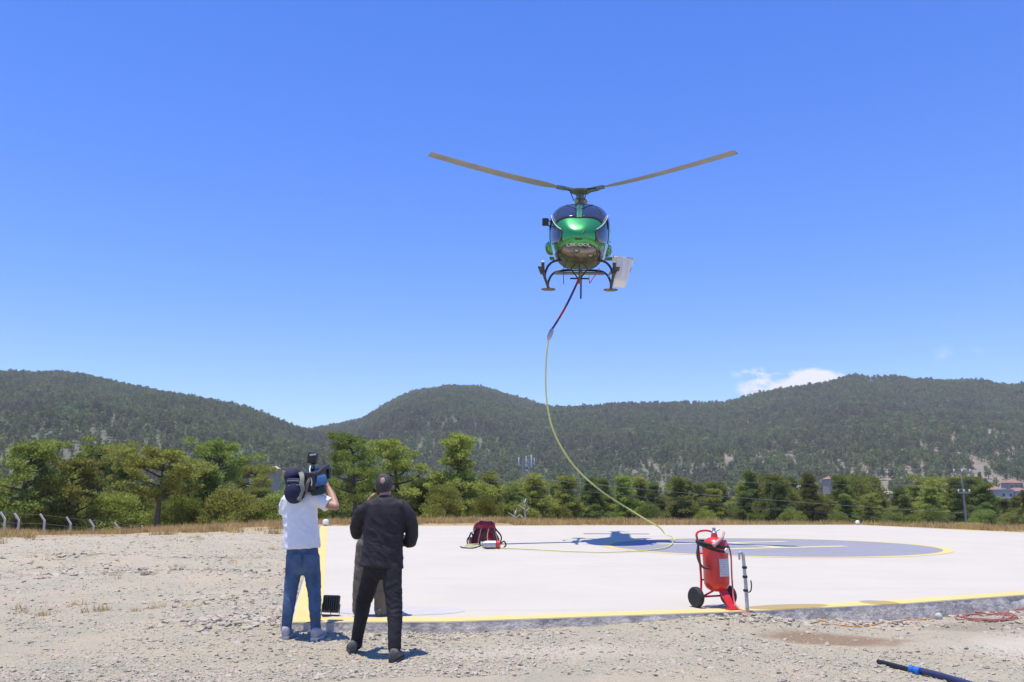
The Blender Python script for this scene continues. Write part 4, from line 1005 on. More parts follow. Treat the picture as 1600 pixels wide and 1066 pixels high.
mb = MB(); mb.tube([(-.28, -.3, .3), (-.40, -.2, .1)], .02, 6); mb.tube([(-.28, .3, .3), (-.40, .2, .1)], .02, 6); mb.build('bracket', MT['steel'], bs)
heli.rotation_mode = 'XYZ'
YH = 26.2
hubp = at(907, 299, YH)
rotm = Matrix.Rotation(R(-5.0), 4, 'Z') @ Matrix.Rotation(R(1.8), 4, 'Y') @ Matrix.Rotation(R(6.5), 4, 'X')
heli.rotation_euler = rotm.to_euler(); hl_ = hubp - (rotm @ Vector((0, 0, 3.13))); heli.location = hl_
def hw(p_): return hl_ + rotm @ Vector(p_)

# ------------------------------------------------------------------ long line and its sling
m, t, p, o_ = mat_new('red and blue sling'); co = N(t, 'ShaderNodeTexCoord').outputs['Object']; sx = N(t, 'ShaderNodeSeparateXYZ'); t.links.new(co, sx.inputs[0])
f_ = M(t, 'FRACT', M(t, 'MULTIPLY', M(t, 'ADD', sx.outputs['Z'], M(t, 'MULTIPLY', noise_n(t, co, 2.0, 3), .6)), .95))
t.links.new(ramp(t, f_, [(.0, (.45, .012, .03)), (.45, (.5, .02, .03)), (.5, (.06, .03, .16)), (.95, (.09, .03, .14))]), p.inputs['Base Color']); p.inputs['Roughness'].default_value = .7
MT['sling'] = m
m, t, p, o_ = mat_new('line rope'); co = N(t, 'ShaderNodeTexCoord').outputs['Object']
t.links.new(ramp(t, noise_n(t, co, .35, 4), [(.35, (.62, .61, .14)), (.6, (.66, .64, .30))]), p.inputs['Base Color']); p.inputs['Roughness'].default_value = .7
MT['rope'] = m
hook = hw((0, .1, .05))
line = tag(empty('long_line', (5.41, 29.8, 0)), 'long yellow line hanging from the helicopter hook down to the pad', 'line'); lo = line.location
L_ = lambda pts_: [Vector(q_) - lo for q_ in pts_]
mb = MB(); hook = at(904.5, 436, 26.5); mb.tube(L_([hook.lerp(at(863, 514, 26.2), k / 12) + Vector((0, 0, -.10 * math.sin(math.pi * k / 12))) for k in range(13)]), .036, 8); mb.build('sling', MT['sling'], line)
mb = MB(); mb.tube(L_([at(863, 514, 26.2), at(861.5, 518, 26.2), at(858, 527, 26.2), at(857, 531, 26.2)]), [.05, .075, .075, .04], 8); cn = mb.build('connector', MT['steel'], line)
rp = [at(857, 530, 26.2), at(854, 556, 26.2), at(852.5, 595, 26.4), at(855, 632, 26.8), at(863, 668, 27.2), at(879, 702, 27.6), at(904, 736, 28.0), at(938, 766, 28.5), at(974, 790, 29.0), at(1008, 811, 29.5), at(1030, 824, 29.8)]
rp += [Vector((5.42, 29.85, .05)), Vector((5.5, 29.2, .03)), Vector((5.0, 26.2, .03)), Vector((4.0, 22.4, .03)), Vector((2.6, 20.9, .03)), Vector((1.6, 21.0, .03)), Vector((.5, 21.9, .03)), Vector((-.4, 22.6, .03)), Vector((-1.15, 23.4, .03)), Vector((-1.3, 24.0, .03)), Vector((-.95, 24.3, .03))]
rpc = catmull(rp, 7); mb = MB(); mb.tube(L_(rpc), [.029 if k < 70 else max(.015, .029 - .002 * (k - 70)) for k in range(len(rpc))], 7); mb.build('rope', MT['rope'], line)

# ------------------------------------------------------------------ folded water bucket and its valve head
bk = tag(empty('water_bucket', (-.80, 24.75, 0)), 'red folded fabric water bucket standing on the pad', 'bucket'); bk.scale = (.78, .8, .98)
MT['red_fabric'] = pmat('red coated fabric', (.33, .012, .016), .5, 0, .45, 7, .4, 14)
bm = bmesh.new(); NS, NZ = 72, 16
for i in range(NZ + 1):
    f_ = i / NZ
    for k in range(NS):
        q = 2 * math.pi * k / NS
        fold = (.07 + .05 * (1 - f_)) * math.sin(q * 9 + 2.2 * mnoise.noise(Vector((math.cos(q) * 2, math.sin(q) * 2, f_ * 2))))
        r_ = (.50 - .17 * f_ ** 1.3 + .03 * math.sin(f_ * 9)) * (1 + fold) + .05 * mnoise.noise(Vector((math.cos(q) * 3, math.sin(q) * 3, f_ * 4)))
        if f_ > .9: r_ *= 1 - (f_ - .9) * 3
        z = .66 * f_ * (1 + .10 * mnoise.noise(Vector((math.cos(q) * 1.7, math.sin(q) * 1.7, 5)))) + .02 * mnoise.noise(Vector((q * 4, f_ * 8, 1)))
        bm.verts.new((r_ * math.cos(q), r_ * math.sin(q) * .8, max(0.0, z)))
bm.verts.ensure_lookup_table()
for i in range(NZ):
    for k in range(NS): bm.faces.new([bm.verts[i * NS + k], bm.verts[i * NS + (k + 1) % NS], bm.verts[(i + 1) * NS + (k + 1) % NS], bm.verts[(i + 1) * NS + k]])
bm.faces.new([bm.verts[NZ * NS + k] for k in range(NS)])
me = bpy.data.meshes.new('shell'); bm.to_mesh(me); bm.free(); obj('shell', me, MT['red_fabric'], bk, smooth=50)
MT['strap'] = pmat('black webbing', (.02, .02, .022), .8); MT['cord'] = pmat('pale cord', (.55, .5, .4), .8)
rb = random.Random(3)
for k in range(11):
    q = -2.7 + k * .24; b = Vector((math.cos(q) * .60, math.sin(q) * .52, .0)); tt = Vector((math.cos(q + .1) * .40, math.sin(q + .1) * .36, .46))
    mb = MB(); mb.tube(catmull([b, b.lerp(tt, .5) + Vector((math.cos(q), math.sin(q), 0)) * .06 + Vector((rb.uniform(-.08, .08), 0, 0)), tt], 5), (.028 if k % 3 else .012), 5); mb.build('strap', MT['strap'] if k % 3 else MT['cord'], bk)
for x0, h_ in ((-.62, .22), (-.55, .34)):
    mb = MB(); mb.tube(catmull([(x0, -.2, .02), (x0 - .02, -.22, h_ * .6), (x0 + .08, -.2, h_), (x0 + .16, -.18, .02)], 5), .025, 6); mb.build('strap', MT['strap'], bk)
mb = MB(); mb.box((.05, -.52, .05), (.36, .06, .10), bev=.02); mb.build('rim_batten', MT['white_plastic'], bk, smooth=30)
vh = tag(empty('valve_head', (-.52, 22.55, 0), .12), 'grey cylindrical valve head lying on the pad before the red bucket', 'valve')
Mx = Matrix.Translation((-.28, 0, .11)) @ Matrix.Rotation(R(90), 4, 'Y')
mb = MB(); mb.lathe([(.02, 0), (.07, .01), (.10, .08), (.11, .14), (.11, .36), (.09, .38)], 18, Mx); mb.build('housing', MT['steel'], vh)
mb = MB(); mb.lathe([(.085, .38), (.105, .39), (.105, .47), (.07, .49)], 18, Mx); mb.build('collar', MT['red_paint'], vh)
mb = MB(); mb.tube(catmull([(.2, 0, .11), (.30, -.04, .2), (.36, 0, .1), (.3, .02, .02)], 4), .02, 6); mb.build('shackle', MT['dark_metal'], vh)
mb = MB(); mb.tube(catmull([(-.28, 0, .1), (-.5, .1, .02), (-.75, .35, .02), (-.8, .8, .02)], 5), .016, 6); mb.build('control_cable', MT['black_plastic'], vh)

# ------------------------------------------------------------------ wheeled fire extinguisher
ext = tag(empty('fire_extinguisher', (2.56, 10.74, 0), R(24)), 'large red wheeled fire extinguisher at the near edge of the pad', 'fire extinguisher'); ext.scale = (1.06, 1.06, .95)
# local: x along the axle, -y towards the front foot
for sx_ in (-1, 1):
    Mx = Matrix.Translation((sx_ * .235, .08, .13)) @ Matrix.Rotation(R(90), 4, 'Y')
    wh = empty('wheel', (0, 0, 0)); wh.parent = ext
    mb = MB(); mb.lathe([(.085, -.03), (.12, -.032), (.132, -.018), (.132, .018), (.12, .032), (.085, .03)], 28, Mx); mb.build('tyre', MT['rubber'], wh)
    mb = MB(); mb.lathe([(.02, -.03), (.03, -.03), (.03, .03), (.02, .03)], 12, Mx, closed_profile=True)
    for k in range(5):
        q = k * 2 * math.pi / 5; mb.tube([(.02 * math.cos(q), .02 * math.sin(q), 0), (.09 * math.cos(q), .09 * math.sin(q), 0)], (.016, .012), 6, Mx)
    mb.lathe([(.082, -.02), (.09, -.02), (.09, .02), (.082, .02)], 24, Mx, closed_profile=True); mb.build('rim', MT['black_plastic'], wh)
mb = MB(); mb.tube([(-.25, .08, .13), (.25, .08, .13)], .013, 8); mb.build('axle', MT['red_paint'], ext)
tank_M = Matrix.Translation((0, -.02, .20)) @ Matrix.Rotation(R(-1), 4, 'X')
mb = MB(); mb.lathe([(.02, .0), (.08, .012), (.125, .045), (.148, .10), (.15, .16), (.15, .56), (.145, .61), (.12, .655), (.08, .685), (.04, .70), (.035, .74)], 32, tank_M); tank = mb.build('tank', MT['red_paint'], ext, smooth=60)
mb = MB()
m, t, p, o_ = mat_new('printed label'); co = N(t, 'ShaderNodeTexCoord').outputs['Object']; sx = N(t, 'ShaderNodeSeparateXYZ'); t.links.new(co, sx.inputs[0])
rows = M(t, 'GREATER_THAN', M(t, 'FRACT', M(t, 'MULTIPLY', sx.outputs['Z'], 34)), .62); wob = M(t, 'GREATER_THAN', noise_n(t, co, 55, 2), .5)
t.links.new(mix(t, M(t, 'MULTIPLY', M(t, 'MULTIPLY', rows, wob), .6), (.55, .56, .58, 1), (.16, .2, .32, 1)), p.inputs['Base Color']); MT['label'] = m
for i in range(2):
    for j in range(13):
        q = R(-112 + j * 5.2); mb.v.append((.1525 * math.cos(q), .1525 * math.sin(q), .20 + i * .225))
for j in range(12): mb.f.append((j, j + 1, 14 + j, 13 + j))
mb.v = [tuple(tank_M @ Vector(v)) for v in mb.v]; mb.build('label', MT['label'], tank, smooth=180)
Mx = tank_M @ Matrix.Rotation(R(-72), 4, 'Z') @ Matrix.Translation((.148, 0, .53)) @ Matrix.Rotation(R(90), 4, 'Y')
mb = MB(); mb.lathe([(.03, 0), (.034, .01), (.03, .022), (.001, .024)], 18, Mx); mb.build('gauge', MT['white_plastic'], tank)
mb = MB(); mb.tube(catmull([(-.15, .10, .14), (-.10, .15, .4), (-.12, .16, .82), (-.125, .17, .93), (-.06, .175, .97), (.06, .175, .97), (.125, .17, .93), (.12, .16, .82), (.10, .15, .4), (.15, .10, .14)], 6), .014, 8); mb.build('handle_frame', MT['red_paint'], ext)
for z in (.34, .68):
    mb = MB(); mb.tube([(-.105, .15, z), (-.08, .1, z), (.08, .1, z), (.105, .15, z)], .012, 6); mb.build('bracket', MT['red_paint'], ext)
mb = MB(); mb.add([(-.06, -.10, .24), (.06, -.10, .24), (.035, -.26, .0), (-.035, -.26, .0), (-.06, -.125, .24), (.06, -.125, .24), (.045, -.30, .0), (-.045, -.30, .0)], [(0, 1, 2, 3), (7, 6, 5, 4), (0, 4, 5, 1), (1, 5, 6, 2), (2, 6, 7, 3), (3, 7, 4, 0)]); mb.box((0, -.28, .012), (.13, .1, .022)); mb.build('front_foot', MT['red_paint'], ext, smooth=0)
mb = MB(); mb.tube([(-.12, .08, .14), (-.06, -.1, .25)], .012, 6); mb.tube([(.12, .08, .14), (.06, -.1, .25)], .012, 6); mb.build('strut', MT['red_paint'], ext)
mb = MB(); coil = []
for k in range(70):
    q = k / 70 * 2 * math.pi * 2.6; coil.append((.175 * math.cos(q + 2.2) - .02, .02 + .175 * math.sin(q + 2.2), .80 + .03 * math.sin(q * .5) + .05 * math.cos(q) - .02 * k / 70))
mb.tube(coil, .016, 7)
mb.tube(catmull([(-.19, .05, .82), (-.235, .02, .66), (-.22, -.04, .53), (-.15, -.09, .50)], 6), .014, 7); mb.build('hose', MT['rubber'], ext)
mb = MB(); mb.tube([(-.13, -.15, .80), (.02, -.14, .90), (.11, -.05, .96)], [.03, .018, .016], 10); mb.build('nozzle', pmat('nozzle plastic', (.48, .27, .24), .6), ext)
mb = MB(); mb.lathe([(.03, 0), (.035, .04), (.02, .06), (.02, .1)], 12, tank_M @ Matrix.Translation((0, 0, .72))); mb.tube([(0, -.02, .97), (.07, -.02, 1.0)], .012, 6); mb.build('valve', MT['steel'], ext)
mb = MB(); mb.tube(catmull([(.10, -.08, .86), (.155, -.10, .70), (.135, -.13, .4), (.075, -.22, .12), (.05, -.33, .02), (.10, -.42, .0)], 6), .010, 7); mb.build('delivery_hose', pmat('pink rubber', (.48, .10, .10), .6), ext)

# ------------------------------------------------------------------ standpipe beside it
spz = gz(2.84, 10.32)
sp = tag(empty('standpipe', (2.82, 10.36, -.06)), 'pale weathered standpipe with collars and a hook beside the fire extinguisher', 'pipe'); sp.scale = (1, 1, .84)
MT['old_pipe'] = pmat('weathered pipe', (.52, .48, .43), .8, .0, .3, 14, .3, 40)
mb = MB(); mb.tube([(.015, 0, -.15), (.01, 0, .45), (-.005, 0, .87)], [.024, .022, .02], 12); mb.build('pipe', MT['old_pipe'], sp)
for z in (.36, .55, .68):
    mb = MB(); mb.lathe([(.02, -.02), (.031, -.014), (.031, .014), (.02, .02)], 12, Matrix.Translation((.005, 0, z))); mb.build('collar', MT['dark_metal'], sp)
mb = MB(); mb.tube(catmull([(-.005, 0, .85), (-.02, -.01, .885), (-.045, -.01, .885), (-.055, -.01, .84), (-.055, -.01, .79)], 5), .013, 8); mb.build('elbow', MT['steel'], sp)
mb = MB(); mb.tube(catmull([(.015, 0, .33), (.06, -.01, .35), (.075, -.01, .43), (.07, -.01, .50)], 5), .008, 6); mb.build('hook', MT['dark_metal'], sp)
mb = MB(); mb.box((-.02, -.05, .0), (.12, .1, .12), bev=.02); mb.build('base_block', pmat('ochre block', (.42, .22, .13), .9, 0, .3, 10, .4), sp, smooth=30)

# ------------------------------------------------------------------ hoses, cables and bits on the ground
def gpt(u, v, lift=.012):
    z = -.18
    for _ in range(5):
        q_ = onz(u, v, z); z = gz(q_.x, q_.y)
    return Vector((q_.x, q_.y, z + lift))
def ground_line(name, pix, r_, mat_, lab, cat, group=None, lift=None, lifts=None):
    P_ = [gpt(u, v, (r_ if lift is None else lift)) for u, v in pix]
    if lifts:
        for k, h_ in lifts.items(): P_[k].z += h_
    P_ = catmull(P_, 7)
    if not lifts:
        for q_ in P_:
            if not inside_pad(q_.x, q_.y): q_.z = max(gz(q_.x, q_.y) + r_ * .8, q_.z - .05)
    mb = MB(); mb.tube(P_, r_, 8); return tag(mb.build(name, mat_, smooth=60), lab, cat, group)
MT['hose_k'] = pmat('black poly pipe', (.016, .018, .018), .4, 0, .3); MT['hose_b'] = pmat('dark blue hose', (.022, .028, .085), .45, 0, .3); MT['hose_r'] = pmat('faded red hose', (.36, .12, .10), .8, 0, .35); MT['cable_y'] = pmat('yellow cable', (.52, .40, .15), .7); MT['cable_o'] = pmat('orange cable', (.52, .24, .06), .7, 0, .3)
wp = tag(empty('water_pipe', tuple(gpt(1430, 1053, 0))), 'black pipe with a bright blue coupling and dark blue hose, bottom right', 'pipe'); wo = wp.location
P_ = [gpt(u, v, .025) - wo for u, v in ((1372, 1038), (1398, 1044.5), (1430, 1053))]; mb = MB(); mb.tube(catmull(P_, 5), .021, 10); mb.build('pipe', MT['hose_k'], wp)
d_ = (gpt(1445, 1056) - gpt(1420, 1050)).normalized(); Mx = Matrix.Translation(Vector((0, 0, .028))) @ d_.to_track_quat('Z', 'Y').to_matrix().to_4x4()
mb = MB(); mb.lathe([(.024, -.05), (.038, -.046), (.038, -.012), (.031, -.008), (.031, .008), (.038, .012), (.038, .046), (.024, .05)], 20, Mx); mb.build('coupling', pmat('blue plastic', (.02, .14, .50), .35), wp, smooth=30)
P_ = [gpt(u, v, .03) - wo for u, v in ((1432, 1053), (1462, 1060), (1490, 1067), (1530, 1080))]; mb = MB(); mb.tube(catmull(P_, 5), [.024] * 8 + [.03] * 8, 10); mb.build('hose', MT['hose_b'], wp)
ground_line('hose', [(1436, 1047), (1470, 1056), (1510, 1068), (1560, 1084)], .016, MT['hose_k'], 'thin black hose lying beside the blue coupling, bottom right', 'hose')
ground_line('cable', [(640, 992), (700, 990), (780, 993), (860, 990), (940, 981), (1000, 971), (1060, 967), (1110, 966), (1150, 967)], .007, MT['cable_y'], 'thin pale yellow cable lying along the foot of the slab, left of the extinguisher', 'cable')
ground_line('cable', [(1180, 966), (1230, 972), (1300, 976), (1360, 975), (1420, 969), (1462, 967)], .008, MT['cable_o'], 'orange cable along the foot of the slab, right of the extinguisher', 'cable')
ground_line('hose', [(1258, 974), (1278, 968), (1296, 962), (1318, 960), (1334, 959), (1344, 966), (1352, 971)], .013, MT['hose_k'], 'dark hose arching against the slab right of the extinguisher', 'hose', lifts={2: .02, 3: .05, 4: .05})
P_ = []
for k in range(75):
    q = k / 74; a = q * 2 * math.pi * 3.2; u = 1535 + 45 * math.cos(a) * (1 - .12 * q) + 16 * q; v = 966 + 5.5 * math.sin(a) + 1.5 * math.sin(a * 2.7); P_.append((u, v))
P_ = [gpt(u, v, .014 + .012 * (i % 9) / 9) for i, (u, v) in enumerate(P_)] + [gpt(1590, 958, .05), gpt(1640, 955, .03), gpt(1700, 952, .02)]
mb = MB(); mb.tube(catmull(P_, 3), .008, 7); tag(mb.build('hose', MT['hose_r'], smooth=60), 'faded red hose coiled against the slab at the right edge', 'hose')
mb = MB(); q_ = gpt(1467, 968, .035); bm = bmesh.new(); bmesh.ops.create_icosphere(bm, subdivisions=2, radius=.048)
for v in bm.verts: v.co *= 1 + .18 * mnoise.noise(v.co * 30)
me = bpy.data.meshes.new('stone'); bm.to_mesh(me); bm.free(); o = obj('stone', me, pmat('pale stone', (.50, .49, .42), .9, 0, .15, 12), None, 60); o.location = q_; tag(o, 'round pale stone at the foot of the slab, left of the red hose', 'stone')

# ------------------------------------------------------------------ floodlight on the corner of the pad
fl_ = tag(empty('floodlight', (-2.10, 9.98, 0), R(-14)), 'black floodlight on a bracket at the pad corner beside the cameraman', 'floodlight')
fl_.scale = (.68, .68, .78)
Mx = Matrix.Translation((0, 0, .17)) @ Matrix.Rotation(R(-12), 4, 'X')
mb = MB(); mb.box((0, 0, 0), (.30, .07, .25), Mx, bev=.02); fb = mb.build('housing', MT['black_plastic'], fl_, smooth=30)
for k in range(7):
    mb = MB(); mb.box((-.12 + .04 * k, -.045, 0), (.008, .03, .2), Mx); mb.build('fin', MT['black_plastic'], fb, smooth=0)
mb = MB(); mb.box((0, .038, 0), (.26, .006, .21), Mx); mb.build('glass', MT['glass'], fb, smooth=0)
mb = MB(); mb.tube([(-.165, 0, .17), (-.165, -.02, .012), (.165, -.02, .012), (.165, 0, .17)], .01, 6); mb.build('bracket', MT['dark_metal'], fl_, smooth=30)
mb = MB(); mb.tube(catmull([(.0, -.06, .1), (.06, -.12, .02), (-.02, -.18, .01), (-.10, -.12, .01)], 5), .007, 6); mb.build('lead', MT['black_plastic'], fl_)

# ------------------------------------------------------------------ people
def remesh(mb, voxel, smooth_it=2, fold=None):
    me = mb.mesh('tmp'); bm = bmesh.new(); bm.from_mesh(me); bmesh.ops.recalc_face_normals(bm, faces=bm.faces); bm.to_mesh(me); bm.free()
    o = bpy.data.objects.new('tmp', me); COL.objects.link(o); md = o.modifiers.new('r', 'REMESH'); md.mode = 'VOXEL'; md.voxel_size = voxel
    dg = bpy.context.evaluated_depsgraph_get(); dg.update(); out = bpy.data.meshes.new_from_object(o.evaluated_get(dg)); bpy.data.objects.remove(o); bpy.data.meshes.remove(me)
    bm = bmesh.new(); bm.from_mesh(out)
    for _ in range(smooth_it): bmesh.ops.smooth_vert(bm, verts=bm.verts, factor=.5, use_axis_x=True, use_axis_y=True, use_axis_z=True)
    if fold:
        bm.normal_update()
        for v in bm.verts: v.co += v.normal * fold(v.co)
    bm.to_mesh(out); bm.free(); return out
LS = .83
def limb(mb, pts_, radii, k=5, n=16, ends=True):
    radii = [tuple(a_ * LS for a_ in q) if isinstance(q, tuple) else q * LS for q in radii]
    mb.tube(catmull(pts_, k), lerp_list(list(radii), k) if len(pts_) > 2 else radii, n, side=(1, 0, 0), round_ends=ends)
def hand(mb, wrist, dirv, palm_n, thumb_side, curl=.5, s=1.0):
    d = Vector(dirv).normalized(); nrm = Vector(palm_n); nrm = (nrm - d * nrm.dot(d)).normalized(); sd_ = d.cross(nrm) * thumb_side; w_ = Vector(wrist)
    mb.tube([w_ - d * .01, w_ + d * .03 * s, w_ + d * .085 * s], [(.027 * s, .020 * s), (.040 * s, .018 * s), (.042 * s, .016 * s)], 12, side=tuple(sd_), round_ends=True)
    for i, (o_f, L) in enumerate(((.032, .075), (.011, .085), (-.011, .080), (-.031, .062))):
        p0 = w_ + d * .085 * s + sd_ * o_f * s; pts_ = [p0 - d * .01]; dd = d.copy(); cur = p0; 
        for k in range(3):
            ang = curl * (.7 + .25 * k); dd = (dd * math.cos(ang) + nrm * math.sin(ang)).normalized(); cur = cur + dd * L * s * (.45, .32, .25)[k]; pts_.append(cur)
        mb.tube(pts_, [.0095 * s, .0092 * s, .0085 * s, .007 * s], 8, round_ends=True)
    p0 = w_ + d * .028 * s + sd_ * .032 * s; t1 = (d * .7 + sd_ * .75 + nrm * .2).normalized(); t2 = (d * .9 + sd_ * .25 + nrm * .5).normalized()
    mb.tube([p0 - t1 * .015, p0 + t1 * .035 * s, p0 + t1 * .035 * s + t2 * .03 * s], [.013 * s, .011 * s, .008 * s], 8, round_ends=True)
def head(mb, c, look, s=1.0):
    """head with brow, nose, chin, ears; look = facing direction"""
    lk = Vector(look).normalized(); up = Vector((0, 0, 1)) - lk * lk.z; up.normalize(); rt_ = lk.cross(up)
    Mh = Matrix((( rt_.x, lk.x, up.x, c[0]), (rt_.y, lk.y, up.y, c[1]), (rt_.z, lk.z, up.z, c[2]), (0, 0, 0, 1))) @ Matrix.Diagonal((s, s, s, 1))
    mb.ellipsoid((0, -.012, .022), (.076, .095, .092), 18, 12, Mh); mb.ellipsoid((0, .022, -.035), (.062, .068, .082), 16, 12, Mh); mb.ellipsoid((0, .055, -.095), (.032, .03, .026), 12, 8, Mh)
    mb.ellipsoid((0, .075, .018), (.05, .014, .013), 12, 8, Mh); mb.tube([(0, .082, .012), (0, .105, -.028), (0, .09, -.036)], [.010, .016, .014], 8, Mh, round_ends=True); mb.ellipsoid((0, .078, -.063), (.026, .014, .010), 10, 8, Mh)
    for sg in (-1, 1): mb.ellipsoid((sg * .078, -.005, -.012), (.010, .02, .034), 10, 8, Mh)
    return Mh
def shoe(parent, p_, yaw, mats, s=1.0):
    Mx = Matrix.Translation(Vector(p_)) @ Matrix.Rotation(yaw, 4, 'Z') @ Matrix.Diagonal((s, s, s, 1))
    secs = [(-.075, .026, .03, .085), (-.068, .034, .02, .105), (-.03, .038, .02, .112), (.02, .040, .02, .10), (.08, .046, .02, .075), (.14, .050, .02, .060), (.18, .044, .02, .05), (.205, .028, .025, .04)]
    mb = MB(); n_ = 16
    for y, a, zb, zt in secs:
        for k in range(n_):
            q = 2 * math.pi * k / n_; cx, cz = math.cos(q), math.sin(q)
            mb.v.append((a * math.copysign(abs(cx) ** .7, cx), y, (zb + zt) / 2 + (zt - zb) / 2 * math.copysign(abs(cz) ** .7, cz)))
    for i in range(len(secs) - 1):
        for k in range(n_): mb.f.append((i * n_ + k, i * n_ + (k + 1) % n_, (i + 1) * n_ + (k + 1) % n_, (i + 1) * n_ + k))
    mb.f += [tuple(range(n_)), tuple((len(secs) - 1) * n_ + k for k in range(n_))]
    mb.v = [tuple(Mx @ Vector(v)) for v in mb.v]; sh = mb.build('shoe', mats[0], parent, smooth=60)
    mb = MB(); out = [(y, a * 1.07) for y, a, _, _ in secs]; ring_ = [(a, y) for y, a in out] + [(-a, y) for y, a in reversed(out)]
    for z in (0, .026): mb.v += [tuple(Mx @ Vector((x, y, z))) for x, y in ring_]
    n_ = len(ring_); mb.f = [tuple(range(n_)), tuple(range(2 * n_ - 1, n_ - 1, -1))] + [(k, (k + 1) % n_, n_ + (k + 1) % n_, n_ + k) for k in range(n_)]
    mb.build('sole', mats[1], sh, smooth=30)
    if len(mats) > 2:
        mb = MB(); mb.ellipsoid((0, -.066, .062), (.033, .016, .028), 12, 8, Mx); mb.build('heel_patch', mats[2], sh)
MT['skin'] = pmat('bare skin', (.40, .21, .14), .55, 0, .12, 25)  # one even skin tone with slight random variation
MT['jeans'] = pmat('blue denim', (.07, .12, .21), .85, 0, .38, 7, .25, 120, spec=.2)
MT['tee'] = pmat('white cotton', (.80, .80, .80), .9, 0, .04, 8, .08, 150, spec=.2)
MT['black_cotton'] = pmat('black cotton', (.021, .018, .022), .75, 0, .2, 12, .2, 110, spec=.4)
MT['black_denim'] = pmat('black denim', (.022, .022, .025), .85, 0, .35, 10, .2, 120, spec=.25)
MT['khaki'] = pmat('grey brown cotton', (.15, .125, .105), .9, 0, .2, 10, .2, 100, spec=.2)
MT['navy'] = pmat('navy fabric', (.020, .022, .055), .85, 0, .25, 14)
MT['hair_dark'] = pmat('dark hair', (.020, .017, .016), .6, 0, .4, 40, .5, 90)
MT['hair_grey'] = pmat('greying hair', (.035, .033, .035), .6, 0, .85, 60, .5, 90)
MT['shoe_w'] = pmat('grey white trainer', (.40, .39, .40), .7, 0, .35, 22); MT['shoe_k'] = pmat('dark grey suede', (.11, .105, .095), .9, 0, .3, 15); MT['sole_w'] = pmat('white rubber', (.52, .51, .49), .7)
MT['sole_k'] = pmat('dark rubber', (.05, .048, .045), .8)
def nf(sx, sy, sz, amp, seed=0.0): return lambda c_: amp * mnoise.fractal(Vector((c_.x * sx + seed, c_.y * sy, c_.z * sz)), 1.0, 2.0, 2)
def denim_fold(amp=.006, zs=26, seed=0.0, lows=()):
    def f_(c_):
        d1 = mnoise.noise(Vector((c_.x * 7 + c_.z * 9 + seed, c_.y * 5, c_.z * 4 - c_.x * 5))); crease = amp * .55 * (math.exp(-(d1 * 5) ** 2) - .4)
        v = amp * mnoise.fractal(Vector((c_.x * 7 + seed, c_.y * 7, c_.z * zs * .6 + 3 * mnoise.noise(c_ * 4))), 1.0, 2.0, 2) * .55 + crease
        for z0, wd, k in lows: v += .55 * k * math.exp(-((c_.z - z0) / wd) ** 2) * (.5 + mnoise.noise(c_ * 7 + Vector((seed, 0, 0)))) * math.sin((c_.z + .5 * c_.x + .06 * mnoise.noise(c_ * 6)) * 150 + 3 * mnoise.noise(c_ * 8))
        return v
    return f_
def eyes(parent, Mh):
    for sg in (-1, 1):
        mb = MB(); mb.ellipsoid((sg * .03, .077, .0), (.012, .010, .009), 10, 8, Mh); mb.build('eye', MT['white_plastic'], parent)

# --- the cameraman
WY = 9.03; wr = Vector((-2.20, WY, gz(-2.20, WY)))
W = lambda u, v, dy=0.0: at(u, v, WY + dy) - wr
pw = tag(empty('person', tuple(wr)), 'person in white t-shirt and blue jeans seen from behind, filming with a shoulder camera', 'person')
mb = MB()
limb(mb, [W(473, 880), W(471, 840), W(470, 805), W(470, 780), W(470, 768)], [(.15, .10), (.14, .095), (.16, .095), (.15, .085), (.06, .06)])
limb(mb, [W(470, 772), W(466, 762, .01), W(461, 752, .02)], [(.07, .068), (.064, .066), (.064, .066)])
MhW = head(mb, W(459, 748, .04), (.25, .9, .32), 1.0)
limb(mb, [W(492, 778), W(510, 787, -.03), W(524.5, 792, -.06)], [.060, .055, .050]); limb(mb, [W(524.5, 792, -.06), W(520, 778, .03), W(513.5, 763, .11)], [.051, .049, .034])
hand(mb, W(513.5, 763, .11), W(509, 750, .17) - W(513.5, 763, .11), (-.8, .3, .1), -1, .55)
limb(mb, [W(449, 780), W(446, 796, .12), W(450, 806, .22)], [.055, .05, .043]); limb(mb, [W(450, 806, .22), W(463, 788, .33), W(476, 768, .42)], [.044, .04, .029])
hand(mb, W(476, 768, .42), W(486, 758, .47) - W(476, 768, .42), (.2, .2, .9), 1, .5)
for hx, kx, ax_ in ((460, 453, 447), (486, 492, 494)): limb(mb, [W(hx, 876), W((hx + kx) / 2, 903), W(kx, 930), W((kx + ax_) / 2, 958, -.03), W(ax_, 986)], [.075, .068, .05, .045, .03])
obj('body', remesh(mb, .0075, 2), MT['skin'], pw, 180); eyes(pw, MhW)
LS = .945
mb = MB()
limb(mb, [W(472, 846), W(472.5, 862), W(473, 884)], [(.165, .11), (.178, .122), (.17, .118)], n=24)
limb(mb, [W(461, 870), W(457.5, 900, .0), W(453.5, 930, -.01), W(450, 958, -.04), W(448, 977, -.01), W(447.5, 984.5, 0)], [(.10, .112), (.088, .096), (.073, .08), (.064, .071), (.055, .063), (.058, .067)], ends=True)
limb(mb, [W(485, 870), W(488.5, 900, .02), W(491.5, 930, .01), W(492.5, 958, -.02), W(493, 977, .01), W(493.5, 984.5, .01)], [(.10, .112), (.09, .096), (.074, .08), (.064, .071), (.055, .063), (.058, .067)])
obj('trousers', remesh(mb, .009, 3, denim_fold(.006, 24, 1.0, ((.50, .10, .0035), (.12, .08, .005), (.85, .05, .002)))), MT['jeans'], pw, 180)
